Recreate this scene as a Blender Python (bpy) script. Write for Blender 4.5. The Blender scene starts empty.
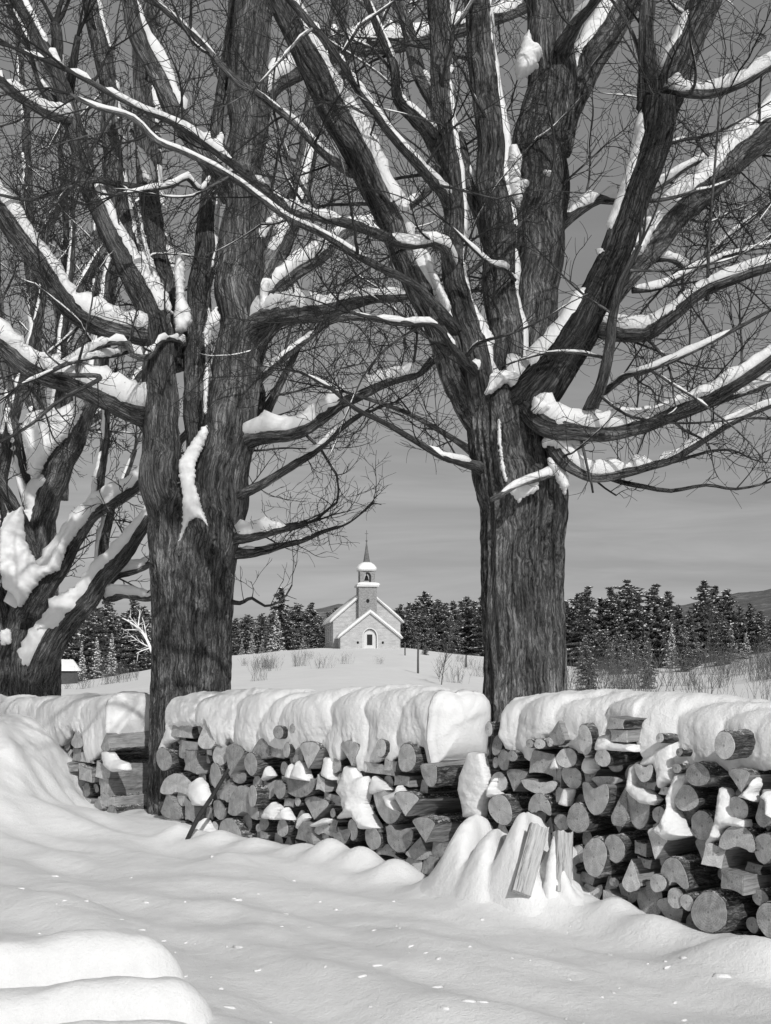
import bpy, math, random
from mathutils import Vector, noise, Matrix
random.seed(7)
RAD = math.radians
F = 1300.0; CX = 385.5; HZ = 675.0; CH = 1.6
scene = bpy.context.scene
COL = scene.collection

# ------------------------------------------------------------------ basics
def at(px, py, Y):
    return Vector(((px-CX)/F*Y, Y, CH-(py-HZ)/F*Y))
def nz(x, y=0.0, z=0.0): return noise.noise(Vector((x, y, z)))
def lerp(a, b, t): return a+(b-a)*t
def sstep(a, b, x):
    t = max(0.0, min(1.0, (x-a)/(b-a))); return t*t*(3-2*t)
def interp(tab, x):
    if x <= tab[0][0]: return tab[0][1]
    for (x0, y0), (x1, y1) in zip(tab, tab[1:]):
        if x <= x1: return lerp(y0, y1, (x-x0)/(x1-x0) if x1 > x0 else 0)
    return tab[-1][1]
ONES = ['zeroth','first','second','third','fourth','fifth','sixth','seventh','eighth','ninth','tenth','eleventh','twelfth',
 'thirteenth','fourteenth','fifteenth','sixteenth','seventeenth','eighteenth','nineteenth']
TENS = {2:'twent',3:'thirt',4:'fort',5:'fift',6:'sixt'}
def ordw(n):
    if n < 20: return ONES[n]
    t, u = divmod(n, 10)
    return TENS[t]+'ieth' if u == 0 else TENS[t]+'y-'+ONES[u]

def tag(o, label=None, cat=None, group=None, kind=None):
    if label: o['label'] = label
    if cat: o['category'] = cat
    if group: o['group'] = group
    if kind: o['kind'] = kind
    return o
def mesh_obj(name, verts, faces, mat, parent=None, smooth=True, attr=None, mi=None):
    me = bpy.data.meshes.new(name)
    me.from_pydata(verts, [], faces)
    mats = mat if isinstance(mat, (list, tuple)) else [mat]
    for m in mats: me.materials.append(m)
    if mi: me.polygons.foreach_set('material_index', mi)
    if smooth: me.polygons.foreach_set('use_smooth', [True]*len(me.polygons))
    if attr is not None:
        a = me.attributes.new('bc', 'FLOAT_VECTOR', 'POINT')
        flat = [c for v in attr for c in v]
        a.data.foreach_set('vector', flat)
    me.update()
    o = bpy.data.objects.new(name, me); COL.objects.link(o)
    if parent is not None: o.parent = parent
    return o
def empty(name, loc=(0, 0, 0)):
    o = bpy.data.objects.new(name, None); COL.objects.link(o); o.location = loc; return o
def reparent_keep(o, parent):
    o.parent = parent
    o.matrix_parent_inverse = Matrix.Translation(parent.location).inverted()

# ------------------------------------------------------------------ materials
def newmat(name):
    m = bpy.data.materials.new(name); m.use_nodes = True
    nt = m.node_tree; b = nt.nodes['Principled BSDF']
    return m, nt, b
def N(nt, typ, **kw):
    n = nt.nodes.new(typ)
    for k, v in kw.items():
        if k in n.inputs: n.inputs[k].default_value = v
        else: setattr(n, k, v)
    return n
def ramp(nt, fac, stops):
    r = nt.nodes.new('ShaderNodeValToRGB'); e = r.color_ramp.elements
    while len(e) < len(stops): e.new(0.5)
    for el, (p, c) in zip(e, stops):
        el.position = p; el.color = (c, c, c, 1)
    nt.links.new(fac, r.inputs[0]); return r.outputs[0]
def mapping(nt, vec, scale):
    mp = N(nt, 'ShaderNodeMapping'); mp.inputs['Scale'].default_value = scale
    nt.links.new(vec, mp.inputs[0]); return mp.outputs[0]
def noi(nt, vec, scale, detail=4, rough=0.55, dist=0.0):
    n = N(nt, 'ShaderNodeTexNoise'); n.inputs['Scale'].default_value = scale
    n.inputs['Detail'].default_value = detail; n.inputs['Roughness'].default_value = rough
    n.inputs['Distortion'].default_value = dist
    nt.links.new(vec, n.inputs['Vector']); return n.outputs['Fac']
def bump(nt, b, h, strength, dist, prev=None):
    bp = N(nt, 'ShaderNodeBump'); bp.inputs['Strength'].default_value = strength
    bp.inputs['Distance'].default_value = dist
    nt.links.new(h, bp.inputs['Height'])
    if prev is not None: nt.links.new(prev, bp.inputs['Normal'])
    nt.links.new(bp.outputs[0], b.inputs['Normal']); return bp.outputs[0]
def math2(nt, op, a, b):
    n = N(nt, 'ShaderNodeMath', operation=op)
    for i, v in enumerate((a, b)):
        if isinstance(v, (int, float)): n.inputs[i].default_value = v
        else: nt.links.new(v, n.inputs[i])
    return n.outputs[0]

def mat_snow(name, base=0.86, s1=60, bstr=0.25, coarse=9):
    m, nt, b = newmat(name)
    g = N(nt, 'ShaderNodeNewGeometry').outputs['Position']
    n1 = noi(nt, g, coarse, 5, 0.6); n2 = noi(nt, g, s1, 4, 0.7)
    c = ramp(nt, n1, [(0.3, base-0.05), (0.7, base+0.02)])
    nt.links.new(c, b.inputs['Base Color'])
    b.inputs['Roughness'].default_value = 0.65
    b.inputs['Specular IOR Level'].default_value = 0.25
    n4 = noi(nt, g, s1*4.5, 3, 0.8)
    p = bump(nt, b, n1, bstr*1.6, 0.03)
    p = bump(nt, b, n2, bstr*2.4, 0.012, p)
    bump(nt, b, n4, bstr*2.4, 0.005, p)
    return m
M_SNOW = mat_snow('snow_clean'); 
M_SNOWFAR = mat_snow('snow_far', 0.88, 6, 0.2, 1.2)

def mat_bark(name, lo=0.012, mid=0.05, hi=0.13, sc=26.0, bs=1.0, bd=0.03, dust=0.0):
    m, nt, b = newmat(name)
    a = N(nt, 'ShaderNodeAttribute', attribute_name='bc').outputs['Vector']
    warp = N(nt, 'ShaderNodeTexNoise'); warp.inputs['Scale'].default_value = 5; warp.inputs['Detail'].default_value = 3
    nt.links.new(a, warp.inputs['Vector'])
    ad = N(nt, 'ShaderNodeVectorMath', operation='MULTIPLY_ADD'); nt.links.new(warp.outputs['Color'], ad.inputs[0])
    ad.inputs[1].default_value = (.10, .10, .10); nt.links.new(a, ad.inputs[2]); av = ad.outputs[0]
    n1 = noi(nt, mapping(nt, av, (1, 1, 0.085)), sc, 7, 0.68, 1.0)
    vo = N(nt, 'ShaderNodeTexVoronoi', feature='DISTANCE_TO_EDGE'); vo.inputs['Scale'].default_value = sc*.85
    nt.links.new(mapping(nt, av, (1, 1, 0.07)), vo.inputs['Vector'])
    ve = ramp(nt, vo.outputs['Distance'], [(0.0, 0.0), (0.22, 1.0)])
    n2 = noi(nt, mapping(nt, av, (1, 1, 0.28)), sc*3.6, 5, 0.75)
    n3 = noi(nt, mapping(nt, av, (1, 1, 0.45)), 3.5, 4, 0.6)
    h = math2(nt, 'ADD', math2(nt, 'MULTIPLY', n1, 0.62), math2(nt, 'MULTIPLY', ve, 0.08))
    h = math2(nt, 'ADD', h, math2(nt, 'MULTIPLY', n2, 0.38))
    c = ramp(nt, h, [(0.42, lo), (0.54, mid), (0.68, hi)])
    c3 = ramp(nt, n3, [(0.32, 0.55), (0.52, 1.0), (0.70, 2.1)])
    mx = N(nt, 'ShaderNodeMix', data_type='RGBA', blend_type='MULTIPLY')
    mx.inputs[0].default_value = 1.0
    nt.links.new(c, mx.inputs[6]); nt.links.new(c3, mx.inputs[7])
    # wind-driven snow grains lodged on ledges that face up
    gm = N(nt, 'ShaderNodeNewGeometry'); sx = N(nt, 'ShaderNodeSeparateXYZ'); nt.links.new(gm.outputs['Normal'], sx.inputs[0])
    ns = noi(nt, gm.outputs['Position'], 45, 4, .7)
    dm = math2(nt, 'ADD', math2(nt, 'MULTIPLY', sx.outputs[2], dust), ns)
    dm = ramp(nt, dm, [(.80, 0), (.86, 1)])
    m2 = N(nt, 'ShaderNodeMix', data_type='RGBA'); nt.links.new(dm, m2.inputs[0]); nt.links.new(mx.outputs[2], m2.inputs[6]); m2.inputs[7].default_value = (.8, .8, .8, 1)
    nt.links.new(m2.outputs[2], b.inputs['Base Color'])
    b.inputs['Roughness'].default_value = 0.9; b.inputs['Specular IOR Level'].default_value = 0.15
    bump(nt, b, h, bs, bd)
    return m
M_BARK = mat_bark('maple_bark', .011, .085, .28, 34, 1.0, .045, .16)
M_LIMB = mat_bark('limb_bark', 0.012, 0.065, 0.19, 44, 0.8, 0.02, .2)
M_LOGBARK = mat_bark('log_bark', 0.02, 0.12, 0.4, 40, 1.0, 0.03, .30)
m, nt, b = newmat('twig_bark'); b.inputs['Base Color'].default_value = (0.028, 0.028, 0.028, 1); b.inputs['Roughness'].default_value = 0.8
b.inputs['Specular IOR Level'].default_value = 0.2
M_TWIG = m
M_SHADE_WET = mat_bark('shade_wet_bark', .006, .032, .12, 32)  # darker bark: the big right limb's shade and wetness both put into its colour

def mat_cut():
    m, nt, b = newmat('cut_wood')
    tc = N(nt, 'ShaderNodeTexCoord').outputs['Object']
    oi = N(nt, 'ShaderNodeObjectInfo').outputs['Random']
    sep = N(nt, 'ShaderNodeSeparateXYZ'); nt.links.new(tc, sep.inputs[0])
    nn = noi(nt, tc, 14, 3)
    r = math2(nt, 'SQRT', math2(nt, 'ADD', math2(nt, 'POWER', math2(nt, 'ABSOLUTE', sep.outputs[0], 0), 2), math2(nt, 'POWER', math2(nt, 'ABSOLUTE', sep.outputs[2], 0), 2)), 0)
    rr = math2(nt, 'ADD', math2(nt, 'MULTIPLY', r, 430), math2(nt, 'MULTIPLY', nn, 16))
    ring = math2(nt, 'SINE', rr, 0)
    ang = math2(nt, 'ARCTAN2', sep.outputs[0], sep.outputs[2])
    cmb = N(nt, 'ShaderNodeCombineXYZ'); nt.links.new(math2(nt, 'MULTIPLY', ang, 1.5), cmb.inputs[0]); nt.links.new(math2(nt, 'MULTIPLY', oi, 40), cmb.inputs[1])
    nt.links.new(math2(nt, 'MULTIPLY', r, 4), cmb.inputs[2])
    crack = noi(nt, cmb.outputs[0], 4.5, 4, 0.6)
    cr = ramp(nt, crack, [(0.30, 0.3), (0.37, 1.0)])
    fib = noi(nt, tc, 170, 3, 0.7)
    blot = noi(nt, tc, 22, 4, 0.6)
    base = math2(nt, 'ADD', math2(nt, 'MULTIPLY', oi, 0.30), 0.30)
    t = math2(nt, 'ADD', math2(nt, 'MULTIPLY', ring, 0.028), math2(nt, 'MULTIPLY', math2(nt, 'SUBTRACT', fib, 0.5), 0.36))
    t = math2(nt, 'ADD', t, math2(nt, 'MULTIPLY', math2(nt, 'SUBTRACT', blot, 0.5), 0.40))
    pith = ramp(nt, r, [(.004, .55), (.012, 1.0)])
    big = noi(nt, tc, 7, 3, .6); bg_ = ramp(nt, big, [(.32, .72), (.62, 1.12)])
    val = math2(nt, 'MULTIPLY', math2(nt, 'MULTIPLY', math2(nt, 'MULTIPLY', math2(nt, 'ADD', base, t), cr), pith), bg_)
    cc = N(nt, 'ShaderNodeCombineColor')
    for i in range(3): nt.links.new(val, cc.inputs[i])
    nt.links.new(cc.outputs[0], b.inputs['Base Color'])
    b.inputs['Roughness'].default_value = 0.85; b.inputs['Specular IOR Level'].default_value = 0.2
    p = bump(nt, b, crack, 0.5, 0.006); bump(nt, b, fib, 0.5, 0.003, p)
    return m
M_CUT = mat_cut()
def mat_split():
    m, nt, b = newmat('split_wood')
    tc = N(nt, 'ShaderNodeTexCoord').outputs['Object']
    v = mapping(nt, tc, (1, 0.07, 1)); n1 = noi(nt, v, 70, 6, 0.7)
    n2 = noi(nt, mapping(nt, tc, (1, 0.3, 1)), 12, 3)
    h = math2(nt, 'ADD', math2(nt, 'MULTIPLY', n1, 0.7), math2(nt, 'MULTIPLY', n2, 0.3))
    nt.links.new(ramp(nt, h, [(0.33, 0.09), (0.5, 0.27), (0.7, 0.42)]), b.inputs['Base Color'])
    b.inputs['Roughness'].default_value = 0.85; b.inputs['Specular IOR Level'].default_value = 0.2
    bump(nt, b, h, 0.9, 0.012); return m
M_SPLIT = mat_split()
def mat_plain(name, lo, hi, sc, rough=0.8, bstr=0.2, stretch=(1, 1, 1)):
    m, nt, b = newmat(name)
    tc = N(nt, 'ShaderNodeTexCoord').outputs['Object']
    n = noi(nt, mapping(nt, tc, stretch), sc, 5, 0.6)
    nt.links.new(ramp(nt, n, [(0.3, lo), (0.7, hi)]), b.inputs['Base Color'])
    b.inputs['Roughness'].default_value = rough; b.inputs['Specular IOR Level'].default_value = 0.2
    bump(nt, b, n, bstr, 0.02); return m
M_WALL = mat_plain('church_clapboard', 0.32, 0.50, 2.2, stretch=(0.6, 0.6, 2.5))
M_TOWER = mat_plain('tower_shingle', 0.16, 0.33, 5.0, stretch=(1, 1, 2))
M_TRIM = mat_plain('white_trim', 0.55, 0.62, 3.0)
M_DARK = mat_plain('dark_opening', 0.01, 0.02, 3.0)
M_SPIRE = mat_plain('spire_slate', 0.10, 0.17, 4.0)
M_GLASS = mat_plain('window_glass', 0.02, 0.03, 2.0, 0.15, 0)
M_GREYWOOD = mat_plain('weathered_board', 0.05, 0.12, 6.0, stretch=(1, 1, 8))
M_NEEDLE = mat_plain('pine_needles', 0.075, 0.17, 2.5, 0.8, 0)
M_CTRUNK = mat_plain('conifer_trunk', 0.03, 0.07, 6.0)
M_BRUSH = mat_plain('dry_brush', 0.07, 0.13, 3.0, 0.9, 0)
M_STICK = mat_plain('wet_stick', 0.02, 0.05, 30.0)

def mat_hill():
    m, nt, b = newmat('wooded_hill')
    g = N(nt, 'ShaderNodeNewGeometry').outputs['Position']
    n = noi(nt, mapping(nt, g, (1, 1, 2.5)), 0.045, 6, 0.75)
    n2 = noi(nt, mapping(nt, g, (1, 1, 2)), 0.006, 3, 0.5)
    h = math2(nt, 'ADD', math2(nt, 'MULTIPLY', n, 0.6), math2(nt, 'MULTIPLY', n2, 0.4))
    nt.links.new(ramp(nt, h, [(0.38, 0.07), (0.52, 0.13), (0.62, 0.30)]), b.inputs['Base Color'])
    b.inputs['Roughness'].default_value = 1.0; return m
M_HILL = mat_hill()

# ------------------------------------------------------------------ pile geometry
dvec = Vector((-926.5/F, 1, 0)).normalized()      # along the pile, towards the far left
nvec = Vector((-dvec.y, dvec.x, 0)) * 1.0         # towards camera
if nvec.y > 0: nvec = -nvec
inv = -nvec
def faceY(px): return 2080/(0.208*(px+541))
P0 = at(771, 0, faceY(771)); P0.z = 0
def px_on_plane(px, py, prot=0.0):
    """point on the pile's face plane moved out by prot, seen at pixel"""
    d = Vector(((px-CX)/F, 1, -(py-HZ)/F)); o = Vector((0, 0, CH))
    q = P0+nvec*prot
    t = (q-o).dot(nvec)/d.dot(nvec)
    return o+d*t
def to_sz(p): return ((p-P0).dot(dvec), p.z)
def s_of(px): return to_sz(px_on_plane(px, 800))[0]
ROTZ = math.atan2(-dvec.y, -dvec.x)               # local x = -dvec (image right), local y = inwards
assert abs(Vector((-math.sin(ROTZ), math.cos(ROTZ), 0)).dot(inv)-1) < 1e-3

# ------------------------------------------------------------------ ground
MOUNDS = []
def gp(px, py):
    Y = F*CH/(py-HZ); return Vector(((px-CX)/F*Y, Y, 0))
for px, py, h, r in [(330, 862, .16, .21), (362, 868, .15, .2), (392, 878, .15, .2), (300, 856, .08, .2), (250, 848, .08, .22), (215, 842, .1, .2), (176, 838, .12, .18),
                     (240, 862, .07, .3), (615, 922, .12, .16), (650, 935, .07, .2), (700, 962, .09, .22), (745, 968, .1, .22), (780, 975, .1, .2),
                     (590, 915, .08, .12), (440, 893, .1, .25), (480, 905, .1, .3), (530, 912, .1, .25), (560, 915, .06, .2)]:
    p = gp(px, py); MOUNDS.append((p.x, p.y, h, r))
def gh(x, y):
    a = x*dvec.x+y*dvec.y; b = x*nvec.x+y*nvec.y
    b2 = b+0.25*nz(a*0.5, b*0.5, 3.1)
    h = 0.08*nz(a*0.28, b2*1.15, 0.3)+0.07*nz(a*0.6, b2*2.3, 4.0)+0.03*nz(a*1.3, b2*3.4, 14.0)+0.016*nz(a*2.2, b*4.0, 7.0)+0.003*nz(x*9, y*9, 1)
    # lens-shaped steps lying along the tracks
    q = nz(a*0.45+5, b2*1.7, 9.0); h += 0.08*max(0, q)**0.7*(0.6+0.4*nz(a, b, 2))
    for mx, my, mh, mr in MOUNDS:
        d2 = (x-mx)**2+(y-my)**2
        if d2 < mr*mr*6: h += mh*math.exp(-d2/(mr*mr))
    # bank at the left
    e = ((x+5.85+0.3*nz(y*1.1, 1, 1)+.1*nz(y*3, x*2, 1))/1.95)**8+(abs((y-15.9)/(1.9 if y < 15.9 else 3))**3.2)
    h += (1.12+0.08*nz(x*.9, y*.9, 5))*math.exp(-e)
    h += 0.30*math.exp(-((x+4.6)/1.5)**4-((y-13.7)/0.9)**2)
    return h
def grid(name, xs, ys, fz, mat):
    V = [(x, y, fz(x, y)) for y in ys for x in xs]; n = len(xs)
    Fc = [(j*n+i, j*n+i+1, (j+1)*n+i+1, (j+1)*n+i) for j in range(len(ys)-1) for i in range(n-1)]
    return mesh_obj(name, V, Fc, mat)
def frange(a, b, s):
    n = int(round((b-a)/s)); return [a+(b-a)*i/n for i in range(n+1)]
xs = frange(-16, -6.5, .25)[:-1]+frange(-6.5, 4.5, .04)+frange(4.5, 16, .25)[1:]
ys = frange(-6, 4.5, .3)[:-1]+frange(4.5, 18, .045)+frange(18, 24, .3)[1:]
tag(grid('snow_ground', xs, ys, gh, M_SNOW), kind='structure')

CREST = [(-400, 0.5), (-60, .3), (-33, .9), (-25, 2.3), (-16.7, 3.75), (-7, 4.55), (2, 4.55), (10, 3.6), (23, 2.7), (33, 3.0), (42, 4.6), (60, 5.0), (400, 3)]
def fz(x, y):
    c = interp(CREST, x*140/max(y, 60))
    h = c*max(0, min(1, (y-25)/118.0))
    if y > 150: h *= 1-0.9*sstep(150, 420, y)
    h += 0.25*nz(x*.06, y*.05, 2)*sstep(25, 60, y)+0.12*nz(x*.3, y*.2, 5)*sstep(25, 60, y)
    if y < 23: h = -0.5
    elif y < 26: h = lerp(-.5, h, (y-23)/3)
    return h
def geo(a, b, n, p=2.0): return [a+(b-a)*(i/n)**p for i in range(n+1)]
pos = geo(0, 60, 80, 1.2)+geo(60, 4500, 50, 2.5)[1:]
xs = [-v for v in reversed(pos[1:])]+pos
ys = [-300, -60, -20, 0, 20, 22, 23]+frange(24, 170, 1.2)+geo(170, 5200, 60, 2)[1:]
tag(grid('snow_field', xs, ys, fz, M_SNOWFAR), kind='structure')
RIDGE = [(-2500, 600), (-700, 590), (-200, 600), (60, 622), (160, 628), (230, 624), (267, 621), (300, 614), (333, 606), (352, 605), (400, 611), (480, 624), (560, 622), (640, 611), (700, 599), (735, 592), (771, 587), (900, 570), (1300, 575), (3000, 600)]
V = []; Fc = []; cols = []
NX = 300; NY = 26
for j in range(NY+1):
    t = j/NY; Y = 1500+t*1400
    for i in range(NX+1):
        X = -3800+7600*i/NX
        px = CX+X*F/2200
        top = CH+(HZ-interp(RIDGE, px))*2200/F
        V.append((X, Y, top*math.sin(math.pi*min(1, t))**0.8*(1+0.05*nz(X*.006, Y*.004, 1))+5*nz(X*.02, Y*.02, 3)-3))
n = NX+1
Fc = [(j*n+i, j*n+i+1, (j+1)*n+i+1, (j+1)*n+i) for j in range(NY) for i in range(NX)]
tag(mesh_obj('hills', V, Fc, M_HILL), kind='structure')

# ------------------------------------------------------------------ tubes
def resample(pts, step):
    """pts: list of (Vector, r); Catmull-Rom, resampled roughly every step metres"""
    out = []; n = len(pts)
    for i in range(n-1):
        p0 = pts[max(i-1, 0)]; p1 = pts[i]; p2 = pts[i+1]; p3 = pts[min(i+2, n-1)]
        L = (p2[0]-p1[0]).length; k = max(1, int(L/step))
        for q in range(k):
            t = q/k
            a = 0.5*((2*p1[0])+(p2[0]-p0[0])*t+(2*p0[0]-5*p1[0]+4*p2[0]-p3[0])*t*t+(3*p1[0]-p0[0]-3*p2[0]+p3[0])*t**3)
            out.append((a, lerp(p1[1], p2[1], t)))
    out.append(pts[-1]); return out
def frames(P):
    T = []
    for i in range(len(P)):
        a = P[max(0, i-1)]; b = P[min(len(P)-1, i+1)]; t = (b-a)
        T.append(t.normalized() if t.length > 1e-9 else Vector((0, 0, 1)))
    u = T[0].orthogonal().normalized(); U = []
    for t in T:
        u = (u-t*u.dot(t)); u = u.normalized() if u.length > 1e-6 else t.orthogonal().normalized()
        U.append(u)
    return T, U
class MB:
    def __init__(s): s.V = []; s.F = []; s.A = []; s.M = []
    def tube(s, path, sides, disp=None, cap=True, sq=1.0, seed=0.0):
        P = [p for p, r in path]; T, U = frames(P); b0 = len(s.V); L = 0.0
        r0 = max(r for p, r in path)
        for i, (p, r) in enumerate(path):
            if i: L += (P[i]-P[i-1]).length
            W = T[i].cross(U[i])
            for k in range(sides):
                a = 2*math.pi*k/sides; c, sn = math.cos(a), math.sin(a)
                rr = r*(1+(disp(a, L, p, r) if disp else 0))
                s.V.append(p+U[i]*(c*rr)+W*(sn*rr)); s.A.append((c*r0+seed, sn*r0, L))
        n = len(path)
        for i in range(n-1):
            for k in range(sides):
                k2 = (k+1) % sides
                s.F.append((b0+i*sides+k, b0+i*sides+k2, b0+(i+1)*sides+k2, b0+(i+1)*sides+k))
        if cap:
            s.F.append(tuple(b0+(n-1)*sides+k for k in range(sides)))
            s.F.append(tuple(b0+k for k in reversed(range(sides))))
    def build(s, name, mat, parent=None, smooth=True):
        return mesh_obj(name, s.V, s.F, mat, parent, smooth, s.A if len(s.A) == len(s.V) else None, s.M or None)

def snow_strip(path, wind, hk, wk=1.0, seed=0.0, gap=0.25, mb=None, hmin=0.006, nov=.25):
    """ridge of snow lying along the upper side of a limb"""
    mb = mb or MB(); P = [p for p, r in path]; T, _ = frames(P); NS = 9
    rows = []; L = 0
    for i, (p, r) in enumerate(path):
        if i: L += (P[i]-P[i-1]).length
        t = T[i]; u = wind-t*wind.dot(t)
        steep = abs(t.z)
        if u.length < 1e-3: u = Vector((1, 0, 0))
        u.normalize(); w = t.cross(u)
        h = r*hk*(1.15-0.85*steep**2.5)+hmin
        q = nz(L*2.3+seed*7.7, seed*3.3, 1.0); q2 = nz(L*9+seed, seed, 4)
        h *= 1.0+0.6*q+0.45*q2+.25*nz(L*24+seed, 2, seed)
        ends = min(1, (i+.3)/(5.0 if r > .05 else 2.0), (len(path)-1-i+.3)/3.0)
        g = sstep(-gap-0.12, -gap+0.12, nz(L*1.25+seed*13.1, 8.8, seed)+0.35*q2-(nov if steep > .93 else 0))*ends
        wid = wk*(1.0-0.45*steep**3)*(1+0.25*nz(L*6+seed, 3, seed))
        hh = h*g
        row = []
        for k in range(NS):
            a = math.pi*(k/(NS-1))-math.pi/2
            jag = 1+0.18*nz(L*14+k, seed, 2)
            side = math.sin(a)*r*0.97*wid*min(1, .2+.8*g)*jag
            base = math.sqrt(max(0.0, r*r-side*side))*0.96 if abs(side) < r else 0
            up = base*(1-.45*(1-g))-0.15*r*(1-g)+hh*(math.cos(a)**0.62)*(1+.35*nz(L*17+k*.9, seed, k*.7))
            row.append(p+u*up+w*side)
        row.append(p+w*row_side(-0.4, r)); row.append(p+w*row_side(0.4, r))
        rows.append((row, g))
    b0 = len(mb.V); n = NS+2
    for row, g in rows: mb.V += [row[k] for k in range(NS)]+[row[NS+1], row[NS]]
    for i in range(len(rows)-1):
        for k in range(n):
            k2 = (k+1) % n
            mb.F.append((b0+i*n+k, b0+(i+1)*n+k, b0+(i+1)*n+k2, b0+i*n+k2))
    return mb
def row_side(f, r): return f*r

# ------------------------------------------------------------------ snow patches clinging to a fork (inflated polygons with real thickness)
def inpoly(x, y, P):
    c = False; j = len(P)-1
    for i in range(len(P)):
        if (P[i][1] > y) != (P[j][1] > y) and x < (P[j][0]-P[i][0])*(y-P[i][1])/(P[j][1]-P[i][1])+P[i][0]: c = not c
        j = i
    return c
def edist(x, y, P):
    m = 1e9; j = len(P)-1
    for i in range(len(P)):
        ax, ay = P[j]; bx, by = P[i]; dx, dy = bx-ax, by-ay
        t = max(0, min(1, ((x-ax)*dx+(y-ay)*dy)/(dx*dx+dy*dy+1e-9)))
        m = min(m, math.hypot(x-ax-t*dx, y-ay-t*dy)); j = i
    return m
def smo(o, it=3, f=.6):
    s = o.modifiers.new('s', 'SMOOTH'); s.factor = f; s.iterations = it
def snow_patch(poly, Y, thick, parent, step=1.0, lean=0.0, name='snow_patch', round_px=7):
    dense = []
    for (ax, ay), (bx, by) in zip(poly, poly[1:]+poly[:1]):
        k = max(1, int(math.hypot(bx-ax, by-ay)/1.5)); dense += [(lerp(ax, bx, q/k), lerp(ay, by, q/k)) for q in range(k)]
    nd = len(dense)
    sm = [(sum(dense[(i+o) % nd][0] for o in (-2, -1, 0, 1, 2))/5, sum(dense[(i+o) % nd][1] for o in (-2, -1, 0, 1, 2))/5) for i in range(nd)]
    rough = [(x+1.5*nz(x*.35, y*.35, 1)+.8*nz(x*1.1, y*1.1, 3), y+1.5*nz(x*.35, y*.35, 9)+.8*nz(x*1.1, y*1.1, 6)) for x, y in sm]
    x0 = min(p[0] for p in poly)-2; x1 = max(p[0] for p in poly)+2; y0 = min(p[1] for p in poly)-2; y1 = max(p[1] for p in poly)+2
    nx = int((x1-x0)/step)+1; ny = int((y1-y0)/step)+1; ids = {}; V = []; Fc = []
    def vid(i, j, back):
        k = (i, j, back)
        if k not in ids:
            x = x0+i*step; y = y0+j*step
            jx = x+1.1*nz(x*.45, y*.45, 5); jy = y+1.1*nz(x*.45, y*.45, 7)
            d = edist(x, y, rough) if inpoly(x, y, rough) else 0
            e = min(1, d/round_px); hgt = thick*math.sqrt(1-(1-e)**2)*(1+0.25*nz(x*.12, y*.12, 3))
            yy = Y+lean*(y0-y)*Y/F-(hgt if not back else -0.1*thick-0.03)
            p = at(jx, jy, Y); p.y = yy; ids[k] = len(V); V.append(p)
        return ids[k]
    cells = set()
    for i in range(nx):
        for j in range(ny):
            if inpoly(x0+(i+.5)*step, y0+(j+.5)*step, rough): cells.add((i, j))
    for i, j in sorted(cells):
        Fc.append((vid(i, j, 0), vid(i, j+1, 0), vid(i+1, j+1, 0), vid(i+1, j, 0)))
        Fc.append((vid(i, j, 1), vid(i+1, j, 1), vid(i+1, j+1, 1), vid(i, j+1, 1)))
        for di, dj, a, b in ((-1, 0, (i, j), (i, j+1)), (1, 0, (i+1, j+1), (i+1, j)), (0, -1, (i+1, j), (i, j)), (0, 1, (i, j+1), (i+1, j+1))):
            if (i+di, j+dj) not in cells:
                Fc.append((vid(*a, 1), vid(*b, 1), vid(*b, 0), vid(*a, 0)))
    o = mesh_obj(name, V, Fc, M_SNOW, parent); smo(o, 3); return o

# ------------------------------------------------------------------ maples
def wander(p, d, L, r0, r1, step, rng, curl=0.35, up=0.12):
    step = step*.72
    path = [(p.copy(), r0)]; n = max(3, int(L/step)); d = d.normalized()
    g = lambda: Vector((rng.gauss(0, 1), rng.gauss(0, 1), rng.gauss(0, 1)))
    ax = g()*.07
    for i in range(n):
        ax = ax*.72+g()*curl*.11
        kink = g()*curl*.55 if rng.random() < .13 else Vector((0, 0, 0))
        d = (d+ax+kink+Vector((0, 0, up*.17))).normalized()
        p = p+d*(L/n); path.append((p.copy(), lerp(r0, r1, ((i+1)/n)**.8)))
    return path
def child_dir(t, rng, lo=30, hi=75, flat=0.0, bias=None):
    a = RAD(rng.uniform(lo, hi)); o = t.orthogonal().normalized(); o2 = t.cross(o); ph = rng.uniform(0, 2*math.pi)
    d = t*math.cos(a)+(o*math.cos(ph)+o2*math.sin(ph))*math.sin(a)
    if bias: d = (d+bias).normalized()
    return d

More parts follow.
